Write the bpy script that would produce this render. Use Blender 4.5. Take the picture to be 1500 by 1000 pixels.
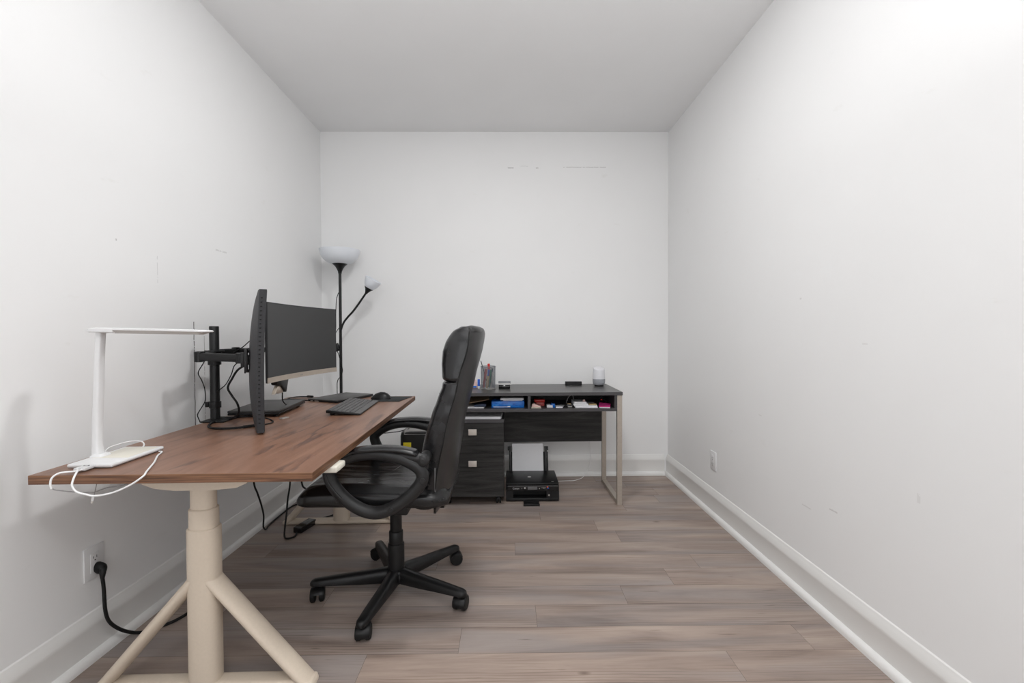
import bpy, bmesh, math, random
from mathutils import Vector, Matrix, noise

for o in list(bpy.data.objects):
    bpy.data.objects.remove(o, do_unlink=True)
SC = bpy.context.scene
COL = SC.collection
PI = math.pi

# ------------------------------------------------------------------ camera
YAW, PITCH, ROLL, FPX, CAMH = 0.01028, 0.01778, -0.00336, 663.9, 1.1419
fw = Vector((math.sin(YAW)*math.cos(PITCH), math.cos(YAW)*math.cos(PITCH), -math.sin(PITCH)))
r0 = Vector((math.cos(YAW), -math.sin(YAW), 0)); u0 = r0.cross(fw)
rt = r0*math.cos(ROLL)+u0*math.sin(ROLL); up = -r0*math.sin(ROLL)+u0*math.cos(ROLL)
cam_d = bpy.data.cameras.new('camera'); cam = bpy.data.objects.new('camera', cam_d); COL.objects.link(cam)
cam.matrix_world = Matrix(((rt.x, up.x, -fw.x, 0), (rt.y, up.y, -fw.y, 0), (rt.z, up.z, -fw.z, CAMH), (0, 0, 0, 1)))
cam_d.sensor_fit = 'HORIZONTAL'; cam_d.sensor_width = 36.0; cam_d.lens = FPX*36.0/1500.0
cam_d.clip_start = 0.02
SC.camera = cam

# ------------------------------------------------------------------ light, exposure
SC.view_settings.view_transform = 'Standard'; SC.view_settings.look = 'None'
SC.view_settings.gamma = 1.0; SC.view_settings.use_curve_mapping = False
SC.view_settings.exposure = 0.0
w = bpy.data.worlds.new('world'); SC.world = w; w.use_nodes = True
w.node_tree.nodes['Background'].inputs[0].default_value = (0.9, 0.95, 1.0, 1)
w.node_tree.nodes['Background'].inputs[1].default_value = 0.3

def area(name, loc, rot, sx, sy, power, color=(1, 1, 1), shape='RECTANGLE', spread=PI):
    l = bpy.data.lights.new(name, 'AREA'); l.shape = shape; l.size = sx
    if shape in ('RECTANGLE', 'ELLIPSE'): l.size_y = sy
    l.energy = power; l.color = color; l.spread = spread
    o = bpy.data.objects.new(name, l); COL.objects.link(o); o.location = loc; o.rotation_euler = rot
    return o
# the photographer's flash beside the camera, aimed up so that it bounces off the ceiling; an added overhead fill; two ceiling lamps;
# daylight through the window in the wall behind the camera
area('bounced_flash', (0.0, 0.42, 1.80), (PI, 0, 0), 0.22, 0.22, 25.5, (0.985, 0.995, 1.0), 'DISK')
area('overhead_fill', (-0.05, 1.90, 2.725), (0, 0, 0), 0.20, 0.20, 15.5, (1.0, 0.997, 0.99), 'DISK')  # added lamp just out of view, brightens the mid and far walls
area('ceiling_lamp_front', (-0.05, -0.25, 2.69), (0, 0, 0), 0.34, 0.34, 11, (1.0, 0.995, 0.99), 'DISK')
area('ceiling_lamp_rear', (1.05, -1.2, 2.69), (0, 0, 0), 0.34, 0.34, 5, (1.0, 0.995, 0.985), 'DISK')
area('window_daylight', (-0.1, -2.54, 1.5), (PI/2, 0, 0), 2.2, 1.9, 27, (0.97, 0.985, 1.0))

# ------------------------------------------------------------------ materials
def newmat(name):
    m = bpy.data.materials.new(name); m.use_nodes = True
    nt = m.node_tree; b = nt.nodes['Principled BSDF']
    return m, nt, b
def N(nt, t, **kw):
    n = nt.nodes.new(t)
    for k, v in kw.items(): setattr(n, k, v)
    return n
def coords(nt, scale=(1, 1, 1), kind='Object', rot=(0, 0, 0)):
    tc = N(nt, 'ShaderNodeTexCoord'); mp = N(nt, 'ShaderNodeMapping')
    mp.inputs['Scale'].default_value = scale; mp.inputs['Rotation'].default_value = rot
    nt.links.new(tc.outputs[kind], mp.inputs['Vector'])
    return mp.outputs['Vector']
def noise_tex(nt, vec, scale, detail=3, rough=0.5, dist=0.0):
    n = N(nt, 'ShaderNodeTexNoise'); n.inputs['Scale'].default_value = scale
    n.inputs['Detail'].default_value = detail; n.inputs['Roughness'].default_value = rough
    n.inputs['Distortion'].default_value = dist
    nt.links.new(vec, n.inputs['Vector']); return n.outputs['Fac']
def ramp(nt, fac, stops):
    r = N(nt, 'ShaderNodeValToRGB'); e = r.color_ramp.elements
    while len(e) < len(stops): e.new(0.5)
    for i, (p, c) in enumerate(stops):
        e[i].position = p; e[i].color = (c[0], c[1], c[2], 1)
    nt.links.new(fac, r.inputs['Fac']); return r.outputs['Color']
def bump(nt, b, h, strength, dist=0.002):
    bp = N(nt, 'ShaderNodeBump'); bp.inputs['Strength'].default_value = strength
    bp.inputs['Distance'].default_value = dist
    nt.links.new(h, bp.inputs['Height']); nt.links.new(bp.outputs['Normal'], b.inputs['Normal'])
def mathn(nt, op, a, b=None, c=None):
    n = N(nt, 'ShaderNodeMath', operation=op)
    for i, v in enumerate((a, b, c)):
        if v is None: continue
        if isinstance(v, (int, float)): n.inputs[i].default_value = v
        else: nt.links.new(v, n.inputs[i])
    return n.outputs[0]
def mix(nt, fac, a, b, mode='MIX'):
    n = N(nt, 'ShaderNodeMix', data_type='RGBA', blend_type=mode)
    if isinstance(fac, (int, float)): n.inputs[0].default_value = fac
    else: nt.links.new(fac, n.inputs[0])
    for idx, v in ((6, a), (7, b)):
        if isinstance(v, tuple): n.inputs[idx].default_value = (v[0], v[1], v[2], 1)
        else: nt.links.new(v, n.inputs[idx])
    return n.outputs[2]
def plain(name, col, rough=0.5, metal=0.0, spec=0.5, var=0.06, scale=40, bmp=0.0, coat=0.0):
    m, nt, b = newmat(name)
    v = coords(nt); f = noise_tex(nt, v, scale, 3)
    c = ramp(nt, f, ((0.3, tuple(x*(1-var) for x in col)), (0.7, tuple(min(1, x*(1+var)) for x in col))))
    nt.links.new(c, b.inputs['Base Color'])
    b.inputs['Roughness'].default_value = rough; b.inputs['Metallic'].default_value = metal
    b.inputs['Specular IOR Level'].default_value = spec; b.inputs['Coat Weight'].default_value = coat
    if bmp: bump(nt, b, noise_tex(nt, v, scale*6, 2), bmp, 0.001)
    return m

def box_mask(nt, sep, rules, jag=None):
    """1 inside an axis-aligned box of object coordinates; rules: (axis, centre, half)"""
    out = None
    for ax, c, h in rules:
        s = sep.outputs[ax]
        if jag is not None and ax == jag[0]: s = mathn(nt, 'ADD', s, jag[1])
        d = mathn(nt, 'ABSOLUTE', mathn(nt, 'SUBTRACT', s, c))
        k = mathn(nt, 'LESS_THAN', d, h)
        out = k if out is None else mathn(nt, 'MULTIPLY', out, k)
    return out
def wall_mat(name, col, marks=(), axis=0):
    """painted wall; marks = (rules, colour, strength) scuffs and scratches with their own shapes"""
    m, nt, b = newmat(name)
    v = coords(nt); f = noise_tex(nt, v, 2.2, 4)
    c = ramp(nt, f, ((0.3, tuple(x*0.985 for x in col)), (0.7, col)))
    # faint small smudges
    vs = coords(nt, (1.0, 1.0, 2.4)); sm = noise_tex(nt, vs, 5.5, 6, 0.65)
    sc = ramp(nt, sm, ((0.66, (1, 1, 1)), (0.76, (0.955, 0.95, 0.94))))
    c = mix(nt, 1.0, c, sc, 'MULTIPLY')
    tc = N(nt, 'ShaderNodeTexCoord'); sep = N(nt, 'ShaderNodeSeparateXYZ'); nt.links.new(tc.outputs['Object'], sep.inputs[0])
    jn = noise_tex(nt, v, 30, 4); j = mathn(nt, 'MULTIPLY', mathn(nt, 'SUBTRACT', jn, 0.5), 0.006)
    gn = noise_tex(nt, v, 60, 4)
    for rules, mc, st in marks:
        k = box_mask(nt, sep, rules, (axis, j))
        g = mathn(nt, 'MULTIPLY', mathn(nt, 'GREATER_THAN', gn, 0.40), st)
        c = mix(nt, mathn(nt, 'MULTIPLY', k, g), c, mc)
    nt.links.new(c, b.inputs['Base Color'])
    b.inputs['Roughness'].default_value = 0.62; b.inputs['Specular IOR Level'].default_value = 0.3
    bump(nt, b, noise_tex(nt, v, 180, 2), 0.05, 0.001)
    return m

WALLC = (0.90, 0.90, 0.90)
XL, XR, YB, YF, H = -1.4729, 1.2888, 3.6227, -2.60, 2.74
GRIME = (0.30, 0.27, 0.25)
M = {}
M['wall_left'] = wall_mat('left_wall_paint', WALLC, (
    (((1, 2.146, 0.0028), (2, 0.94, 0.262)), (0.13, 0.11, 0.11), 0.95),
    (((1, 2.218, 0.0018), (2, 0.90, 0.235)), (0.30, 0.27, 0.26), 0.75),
    (((1, 1.93, 0.0012), (2, 1.42, 0.06)), (0.45, 0.45, 0.45), 0.5),
    (((1, 2.36, 0.045), (2, 1.57, 0.004)), (0.45, 0.44, 0.43), 0.35),
    (((1, 1.73, 0.003), (2, 1.50, 0.004)), (0.35, 0.35, 0.35), 0.5),
), axis=1)
M['wall_back'] = wall_mat('back_wall_paint', WALLC, (
    (((0, 0.62, 0.17), (2, 2.46, 0.0020)), (0.22, 0.21, 0.20), 0.45),
    (((0, 0.03, 0.025), (2, 2.455, 0.003)), (0.22, 0.21, 0.20), 0.5),
    (((0, 0.25, 0.018), (2, 2.455, 0.003)), (0.22, 0.21, 0.20), 0.5),
    (((0, 0.14, 0.03), (2, 2.47, 0.0016)), (0.4, 0.4, 0.39), 0.4),
), axis=2)
M['wall_right'] = wall_mat('right_wall_paint', WALLC, (
    (((1, 1.77, 0.022), (2, 0.435, 0.003)), GRIME, 0.3),
    (((1, 1.93, 0.03), (2, 0.39, 0.0025)), GRIME, 0.2),
    (((1, 1.98, 0.006), (2, 1.29, 0.004)), GRIME, 0.22),
    (((1, 1.62, 0.012), (2, 1.10, 0.003)), GRIME, 0.15),
    (((1, 1.40, 0.006), (2, 0.62, 0.015)), GRIME, 0.13),
    (((1, 2.3, 0.02), (2, 0.72, 0.003)), GRIME, 0.15),
), axis=2)
M['wall'] = wall_mat('front_wall_paint', WALLC)
M['ceiling'] = plain('ceiling_paint', (0.90, 0.903, 0.908), 0.8, var=0.01, scale=3, spec=0.2)
M['trim'] = plain('white_trim_paint', (0.85, 0.845, 0.83), 0.4, var=0.01, scale=5)
M['white_plastic'] = plain('white_plastic', (0.78, 0.78, 0.785), 0.35, var=0.01)
M['cream_plastic'] = plain('cream_plastic', (0.78, 0.75, 0.66), 0.4, var=0.02)
M['lamp_diffuser'] = plain('lamp_diffuser', (0.52, 0.50, 0.48), 0.5, var=0.02)
M['ivory'] = plain('ivory_plastic', (0.74, 0.71, 0.62), 0.35, var=0.02, scale=12)
M['cream_metal'] = plain('cream_powder_coat', (0.66, 0.565, 0.46), 0.5, var=0.02, bmp=0.08, scale=120)
M['black_plastic'] = plain('black_plastic', (0.009, 0.009, 0.0095), 0.36, var=0.15, spec=0.32)
M['arm_plastic'] = plain('matt_black_armrest_plastic', (0.016, 0.016, 0.0165), 0.42, var=0.15, bmp=0.12, scale=150, spec=0.4)
M['gloss_black'] = plain('gloss_black_plastic', (0.008, 0.008, 0.009), 0.16, var=0.1)
M['black_rubber'] = plain('black_rubber', (0.008, 0.008, 0.008), 0.55, var=0.15, spec=0.3)
M['black_metal'] = plain('black_coated_metal', (0.012, 0.012, 0.0125), 0.42, var=0.15, bmp=0.1, scale=200, spec=0.35)
M['monitor_back'] = plain('textured_monitor_plastic', (0.030, 0.030, 0.033), 0.5, var=0.12, bmp=0.2, scale=160, spec=0.35)
M['screen'] = plain('matt_screen', (0.016, 0.016, 0.017), 0.40, var=0.02, scale=2, spec=0.6)
M['champagne'] = plain('champagne_bezel', (0.50, 0.43, 0.36), 0.4, metal=0.35, var=0.04)
M['grey_text'] = plain('grey_print', (0.30, 0.29, 0.28), 0.5)
M['white_text'] = plain('white_print', (0.42, 0.42, 0.43), 0.5)
M['silver'] = plain('silver_metal', (0.62, 0.60, 0.57), 0.35, metal=0.7, var=0.05)
M['nickel'] = plain('satin_nickel', (0.46, 0.41, 0.355), 0.42, metal=0.45, var=0.04, scale=60)
M['nickel_knob'] = plain('satin_nickel_knob', (0.62, 0.57, 0.52), 0.4, metal=0.35, var=0.03)
M['laptop'] = plain('dark_grey_laptop_lid', (0.045, 0.043, 0.042), 0.42, var=0.08)
M['keys'] = plain('dark_grey_keys', (0.115, 0.112, 0.112), 0.6, var=0.12)
M['mousepad'] = plain('black_cloth', (0.022, 0.024, 0.025), 0.9, var=0.15, bmp=0.3, scale=200)
M['frosted'] = None
M['paper'] = plain('white_paper', (0.84, 0.84, 0.86), 0.7, var=0.015, scale=8)
M['grey_fabric'] = plain('grey_speaker_fabric', (0.36, 0.37, 0.40), 0.85, var=0.08, bmp=0.3, scale=220)
M['speaker_white'] = plain('white_speaker_shell', (0.74, 0.74, 0.77), 0.4, var=0.01)
M['mesh_steel'] = plain('grey_mesh_steel', (0.22, 0.23, 0.25), 0.4, metal=0.5, var=0.1)
M['red'] = plain('red_plastic', (0.62, 0.025, 0.02), 0.4)
M['pale_red'] = plain('red_pen_barrel', (0.55, 0.09, 0.08), 0.4)
M['blue'] = plain('blue_plastic', (0.015, 0.11, 0.60), 0.35)
M['green'] = plain('green_plastic', (0.03, 0.22, 0.12), 0.4)
M['tan'] = plain('tan_wood', (0.52, 0.38, 0.20), 0.55, var=0.12)
M['pink'] = plain('pink_card', (0.58, 0.04, 0.22), 0.45, var=0.1)
M['pale_pink'] = plain('pale_pink_plastic', (0.75, 0.52, 0.48), 0.4)
M['yellow'] = plain('yellow_sticker', (0.70, 0.58, 0.02), 0.5)
M['brown_card'] = plain('brown_cardboard', (0.19, 0.125, 0.075), 0.8, var=0.12, scale=25)
M['beige_card'] = plain('beige_card', (0.62, 0.57, 0.47), 0.7, var=0.08)
M['dark_card'] = plain('dark_blue_print', (0.02, 0.035, 0.075), 0.45, var=0.5, scale=30)
M['orange'] = plain('orange_red_light', (0.72, 0.12, 0.05), 0.5)
M['cable_white'] = plain('white_cable_rubber', (0.86, 0.86, 0.86), 0.4, var=0.01)
M['cable_grey'] = plain('grey_cable_rubber', (0.30, 0.29, 0.29), 0.5, var=0.03)

m, nt, b = newmat('frosted_lamp_plastic')
f = noise_tex(nt, coords(nt), 6, 2)
nt.links.new(ramp(nt, f, ((0.3, (0.80, 0.83, 0.88)), (0.7, (0.83, 0.86, 0.90)))), b.inputs['Base Color'])
b.inputs['Roughness'].default_value = 0.35; b.inputs['Subsurface Weight'].default_value = 0.3
b.inputs['Subsurface Radius'].default_value = (0.02, 0.02, 0.02); M['frosted'] = m

m, nt, b = newmat('blue_shrink_wrap')
f = noise_tex(nt, coords(nt, (1, 1, 3)), 22, 5, 0.6, 0.8)
nt.links.new(ramp(nt, f, ((0.3, (0.005, 0.09, 0.42)), (0.55, (0.010, 0.17, 0.62)), (0.75, (0.06, 0.32, 0.75)))), b.inputs['Base Color'])
b.inputs['Roughness'].default_value = 0.22; bump(nt, b, f, 0.5, 0.004); M['blue_wrap'] = m

def leather(name, base, rough, crease_scale=(2.0, 2.0, 4.0), cs=0.16):
    m, nt, b = newmat(name)
    v = coords(nt); g = noise_tex(nt, v, 420, 3); wv = noise_tex(nt, coords(nt, crease_scale), 2.6, 2, 0.45, 0.6)
    c = ramp(nt, noise_tex(nt, v, 9, 3), ((0.3, tuple(x*0.85 for x in base)), (0.7, tuple(x*1.15 for x in base))))
    nt.links.new(c, b.inputs['Base Color'])
    rr = mathn(nt, 'ADD', mathn(nt, 'MULTIPLY', noise_tex(nt, v, 14, 3), 0.16), rough-0.08)
    nt.links.new(rr, b.inputs['Roughness'])
    h = mathn(nt, 'ADD', mathn(nt, 'MULTIPLY', g, 0.03), mathn(nt, 'MULTIPLY', wv, 1.0))
    bump(nt, b, h, cs, 0.02)
    b.inputs['Specular IOR Level'].default_value = 0.5
    return m
M['leather'] = leather('black_leather', (0.010, 0.0098, 0.0108), 0.26)
M['leather_seat'] = leather('black_leather_seat', (0.008, 0.008, 0.0085), 0.25, (1.8, 7, 3), 0.26)
M['leather_shell'] = leather('black_leather_rear', (0.020, 0.0192, 0.0192), 0.36, (2, 2, 1.5), 0.08)

# walnut desk top: grain runs along the desk (local Y)
def wood(name, stops, grain_axis, scale, rough, dist=1.5, streak=26, stretch=0.09, fine=160, bmp=0.1, knots=None, rot=0, spec=0.5):
    m, nt, b = newmat(name)
    s = [1.0, 1.0, 1.0]; s[grain_axis] = stretch
    v = coords(nt, tuple(x*scale for x in s), rot=(0, 0, rot))
    a = noise_tex(nt, v, streak*0.22, 4, 0.55, dist)
    f = noise_tex(nt, v, fine, 3, 0.6, 0.4)
    k = mathn(nt, 'ADD', mathn(nt, 'MULTIPLY', a, 0.75), mathn(nt, 'MULTIPLY', f, 0.25))
    c = ramp(nt, k, stops)
    if knots:
        s2 = [1.0, 1.0, 1.0]; s2[grain_axis] = 0.15
        wv = N(nt, 'ShaderNodeTexWave', wave_type='RINGS'); wv.inputs['Scale'].default_value = 4.2
        wv.inputs['Distortion'].default_value = 7; wv.inputs['Detail'].default_value = 3; wv.inputs['Detail Scale'].default_value = 1.4
        nt.links.new(coords(nt, tuple(x*scale for x in s2), rot=(0, 0, rot)), wv.inputs['Vector'])
        mk = ramp(nt, noise_tex(nt, coords(nt, tuple(x*scale*1.0 for x in s2), rot=(0, 0, rot)), 3.1, 3), ((0.48, (0, 0, 0)), (0.62, (0.8, 0.8, 0.8))))
        ln = ramp(nt, wv.outputs['Fac'], ((0.0, (1, 1, 1)), (0.20, (0, 0, 0))))
        kk = mix(nt, 1.0, mk, ln, 'MULTIPLY')
        c = mix(nt, kk, c, knots)
    nt.links.new(c, b.inputs['Base Color']); b.inputs['Roughness'].default_value = rough
    b.inputs['Specular IOR Level'].default_value = spec
    if bmp: bump(nt, b, f, bmp, 0.001)
    return m
M['walnut'] = wood('walnut_veneer', ((0.30, (0.110, 0.054, 0.034)), (0.42, (0.205, 0.102, 0.064)), (0.58, (0.265, 0.139, 0.090)), (0.74, (0.315, 0.178, 0.120))),
                   1, 3.2, 0.36, 1.2, knots=(0.085, 0.045, 0.034))
M['walnut_edge'] = wood('walnut_edge', ((0.34, (0.060, 0.026, 0.013)), (0.46, (0.150, 0.066, 0.032)), (0.56, (0.225, 0.108, 0.054)), (0.68, (0.29, 0.155, 0.085))),
                        0, 5.0, 0.42, 0.15, streak=190, stretch=0.010)
M['walnut_side'] = wood('walnut_side', ((0.34, (0.050, 0.022, 0.011)), (0.46, (0.125, 0.056, 0.028)), (0.56, (0.190, 0.092, 0.046)), (0.68, (0.25, 0.135, 0.075))),
                        1, 5.0, 0.42, 0.15, streak=190, stretch=0.010)
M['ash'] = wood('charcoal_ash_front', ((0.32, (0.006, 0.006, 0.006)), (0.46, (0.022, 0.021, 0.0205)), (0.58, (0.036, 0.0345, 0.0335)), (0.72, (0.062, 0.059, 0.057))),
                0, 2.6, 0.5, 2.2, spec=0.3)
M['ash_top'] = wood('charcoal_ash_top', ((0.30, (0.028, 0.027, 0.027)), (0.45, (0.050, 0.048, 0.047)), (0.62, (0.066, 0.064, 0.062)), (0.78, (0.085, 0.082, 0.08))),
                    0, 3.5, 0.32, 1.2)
M['ash_edge'] = plain('charcoal_edge_band', (0.055, 0.052, 0.055), 0.5, var=0.06)

# laminate floor: each plank carries its own number in a face attribute
m, nt, b = newmat('grey_oak_laminate')
at = N(nt, 'ShaderNodeAttribute'); at.attribute_name = 'plank'
tc = N(nt, 'ShaderNodeTexCoord'); cb = N(nt, 'ShaderNodeCombineXYZ')
nt.links.new(mathn(nt, 'MULTIPLY', at.outputs['Fac'], 37.0), cb.inputs[0])
nt.links.new(mathn(nt, 'MULTIPLY', at.outputs['Fac'], 71.0), cb.inputs[1])
va = N(nt, 'ShaderNodeVectorMath', operation='ADD'); nt.links.new(tc.outputs['Object'], va.inputs[0]); nt.links.new(cb.outputs[0], va.inputs[1])
def fl_map(s):
    mp = N(nt, 'ShaderNodeMapping'); mp.inputs['Scale'].default_value = s; nt.links.new(va.outputs[0], mp.inputs['Vector']); return mp.outputs['Vector']
a = noise_tex(nt, fl_map((0.45, 4.2, 1)), 2.4, 5, 0.55, 0.8)
f = noise_tex(nt, fl_map((2.0, 70, 1)), 3.0, 4, 0.62, 0.3)
k = mathn(nt, 'ADD', mathn(nt, 'MULTIPLY', a, 0.80), mathn(nt, 'MULTIPLY', f, 0.20))
c1 = ramp(nt, k, ((0.34, (0.215, 0.166, 0.143)), (0.45, (0.315, 0.250, 0.216)), (0.55, (0.385, 0.310, 0.268)), (0.66, (0.450, 0.370, 0.320))))
# greyer streaks
g = ramp(nt, noise_tex(nt, fl_map((0.45, 3.4, 1)), 2.1, 3, 0.5, 0.5), ((0.46, (0, 0, 0)), (0.62, (0.65, 0.65, 0.65))))
c1 = mix(nt, g, c1, mix(nt, k, (0.215, 0.196, 0.192), (0.385, 0.352, 0.345)))
# cathedral grain, knots and dark checks
wv = N(nt, 'ShaderNodeTexWave', wave_type='RINGS', rings_direction='Z'); wv.inputs['Scale'].default_value = 7.5
wv.inputs['Distortion'].default_value = 5; wv.inputs['Detail'].default_value = 3; wv.inputs['Detail Scale'].default_value = 1.2
nt.links.new(fl_map((0.35, 3.2, 1)), wv.inputs['Vector'])
wl = ramp(nt, wv.outputs['Fac'], ((0.0, (0.70, 0.67, 0.65)), (0.32, (1, 1, 1))))
wm = ramp(nt, noise_tex(nt, fl_map((0.8, 4, 1)), 1.9, 2), ((0.50, (0, 0, 0)), (0.62, (0.9, 0.9, 0.9))))
c1 = mix(nt, wm, c1, mix(nt, 1.0, c1, wl, 'MULTIPLY'))
vo = N(nt, 'ShaderNodeTexVoronoi'); vo.inputs['Scale'].default_value = 2.0; nt.links.new(fl_map((1.0, 2.4, 1)), vo.inputs['Vector'])
kn = ramp(nt, vo.outputs['Distance'], ((0.0, (0.9, 0.9, 0.9)), (0.055, (0, 0, 0))))
c1 = mix(nt, kn, c1, (0.10, 0.068, 0.05))
ck = ramp(nt, noise_tex(nt, fl_map((1.6, 26, 1)), 2.6, 3, 0.5, 0.2), ((0.69, (0, 0, 0)), (0.74, (0.75, 0.75, 0.75))))
c1 = mix(nt, ck, c1, (0.13, 0.095, 0.075))
pv = ramp(nt, at.outputs['Fac'], ((0.0, (0.86, 0.865, 0.875)), (0.5, (0.95, 0.935, 0.925)), (1.0, (1.02, 0.985, 0.955))))
c1 = mix(nt, 1.0, c1, pv, 'MULTIPLY')
nt.links.new(c1, b.inputs['Base Color'])
b.inputs['Roughness'].default_value = 0.42; b.inputs['Specular IOR Level'].default_value = 0.42
bump(nt, b, f, 0.12, 0.001); M['floor'] = m
M['joint'] = plain('dark_floor_joint', (0.06, 0.05, 0.045), 0.8)

# ------------------------------------------------------------------ mesh building
def smooth_pts(pts, n=8):
    P = [Vector(p) for p in pts]
    if len(P) < 3: return P
    E = [P[0]*2-P[1]] + P + [P[-1]*2-P[-2]]
    out = []
    for i in range(1, len(E)-2):
        a, b_, c, d = E[i-1], E[i], E[i+1], E[i+2]
        for j in range(n):
            t = j/n
            out.append(0.5*((2*b_)+(c-a)*t+(2*a-5*b_+4*c-d)*t*t+(3*b_-a-3*c+d)*t*t*t))
    out.append(P[-1]); return out
class MB:
    def __init__(s, mtx=None): s.bm = bmesh.new(); s.m = mtx or Matrix.Identity(4)
    def _x(s, vs):
        for v in vs: v.co = s.m @ v.co
    def box(s, x0, x1, y0, y1, z0, z1, bev=0.0, seg=2, mtx=None):
        t = bmesh.new(); bmesh.ops.create_cube(t, size=1)
        for v in t.verts:
            v.co = Vector(((x0+x1)/2+v.co.x*(x1-x0), (y0+y1)/2+v.co.y*(y1-y0), (z0+z1)/2+v.co.z*(z1-z0)))
        if bev: bmesh.ops.bevel(t, geom=t.edges[:], offset=bev, segments=seg, profile=0.5, affect='EDGES', clamp_overlap=True)
        if mtx is not None:
            for v in t.verts: v.co = mtx @ v.co
        return s.merge(t)
    def merge(s, t):
        me = bpy.data.meshes.new('tmp'); t.to_mesh(me); t.free()
        n = len(s.bm.verts); s.bm.from_mesh(me); bpy.data.meshes.remove(me)
        s.bm.verts.ensure_lookup_table(); s._x(s.bm.verts[n:]); return s
    def loft(s, loops, cap=True, closed=True, ring=False):
        t = bmesh.new(); R = [[t.verts.new(p) for p in L] for L in loops]; n = len(loops[0])
        rr = len(R) if ring else len(R)-1
        for i in range(rr):
            A, B = R[i], R[(i+1) % len(R)]
            for j in range(n if closed else n-1):
                k = (j+1) % n
                try: t.faces.new((A[j], A[k], B[k], B[j]))
                except ValueError: pass
        if cap and closed and not ring:
            t.faces.new(R[0][::-1]); t.faces.new(R[-1])
        bmesh.ops.recalc_face_normals(t, faces=t.faces[:]); return s.merge(t)
    def tube(s, pts, r, seg=10, sub=8, closed=False, flat=None):
        """swept tube; r number or list per control point; flat=(axis vector, factor) squashes the section"""
        if closed:
            P0 = [Vector(p) for p in pts]; P0 = P0[-2:]+P0+P0[:3]
            q = smooth_pts(P0, sub); P = q[2*sub:2*sub+len(pts)*sub]
        else: P = smooth_pts(pts, sub) if sub > 1 else [Vector(p) for p in pts]
        L = []; ref = None
        for i, p in enumerate(P):
            if closed: d = P[(i+1) % len(P)]-P[i-1]
            else: d = P[min(i+1, len(P)-1)]-P[max(i-1, 0)]
            d.normalize()
            if ref is None:
                ref = Vector((0, 0, 1)) if abs(d.z) < 0.9 else Vector((1, 0, 0))
                if flat: ref = Vector(flat[0])
            n1 = (ref-d*ref.dot(d)).normalized(); n2 = d.cross(n1)
            if not flat: ref = n1
            if isinstance(r, (list, tuple)):
                t = i/max(1, len(P)-1)*(len(r)-1); a_ = int(min(t, len(r)-2)); rr = r[a_]+(r[a_+1]-r[a_])*(t-a_)
            else: rr = r
            k1 = flat[1] if flat else 1.0
            L.append([p+(n1*math.cos(2*PI*j/seg)*k1+n2*math.sin(2*PI*j/seg))*rr for j in range(seg)])
        return s.loft(L, ring=closed)
    def cyl(s, p0, p1, r0, r1=None, seg=24, bev=0.0):
        r1 = r0 if r1 is None else r1
        p0, p1 = Vector(p0), Vector(p1); d = p1-p0; Ln = d.length
        if bev: prof = [(0, r0-bev), (bev, r0), (Ln-bev, r1), (Ln, r1-bev)]
        else: prof = [(0, r0), (Ln, r1)]
        return s.lathe_dir(p0, d.normalized(), [(rr, h) for h, rr in prof], seg)
    def lathe_dir(s, o, d, prof, seg=32, cap=True):
        d = Vector(d).normalized(); o = Vector(o)
        n1 = d.orthogonal().normalized(); n2 = d.cross(n1)
        return s.loft([[o+d*h+(n1*math.cos(2*PI*j/seg)+n2*math.sin(2*PI*j/seg))*max(rr, 1e-5) for j in range(seg)] for rr, h in prof], cap)
    def lathe(s, o, prof, seg=32, cap=True): return s.lathe_dir(o, (0, 0, 1), prof, seg, cap)
    def prism(s, poly, axis, a, b_, bev=0.0):
        """polygon (2-D) extruded along axis from a to b"""
        def P(u, v, w_): return ((w_, u, v), (u, w_, v), (u, v, w_))[axis]
        t = bmesh.new(); A = [t.verts.new(P(u, v, a)) for u, v in poly]; B = [t.verts.new(P(u, v, b_)) for u, v in poly]
        n = len(poly); t.faces.new(A); t.faces.new(B[::-1])
        for i in range(n): t.faces.new((A[i], B[i], B[(i+1) % n], A[(i+1) % n]))
        bmesh.ops.recalc_face_normals(t, faces=t.faces[:])
        if bev: bmesh.ops.bevel(t, geom=t.edges[:], offset=bev, segments=2, profile=0.5, affect='EDGES', clamp_overlap=True)
        return s.merge(t)
    def obj(s, name, mat, parent=None, smooth=40, **props):
        me = bpy.data.meshes.new(name); org = Vector((0, 0, 0)); p = parent
        while p is not None: org += Vector(p.location); p = p.parent
        for v in s.bm.verts: v.co -= org
        s.bm.to_mesh(me); s.bm.free()
        for q in (mat if isinstance(mat, (list, tuple)) else [mat]): me.materials.append(M[q] if isinstance(q, str) else q)
        if smooth:
            for q in me.polygons: q.use_smooth = True
            me.set_sharp_from_angle(angle=math.radians(smooth))
        o = bpy.data.objects.new(name, me); COL.objects.link(o)
        if parent is not None: o.parent = parent
        for k_, v_ in props.items(): o[k_] = v_
        return o
    def thing(s, name, mat, loc, label, cat, group=None, smooth=40):
        """a thing that is one mesh, with its origin at loc"""
        for v in s.bm.verts: v.co -= Vector(loc)
        o = s.obj(name, mat, None, smooth); o.location = loc
        return tag(o, label, cat, group)
def tag(o, label, cat, group=None):
    o['label'] = label; o['category'] = cat
    if group: o['group'] = group
    return o
def thing(name, label, cat, loc, group=None):
    o = bpy.data.objects.new(name, None); o.empty_display_size = 0.05; COL.objects.link(o); o.location = loc
    return tag(o, label, cat, group)
def struct(mb, name, mat, smooth=40):
    o = mb.obj(name, mat, None, smooth); o['kind'] = 'structure'; return o
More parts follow.
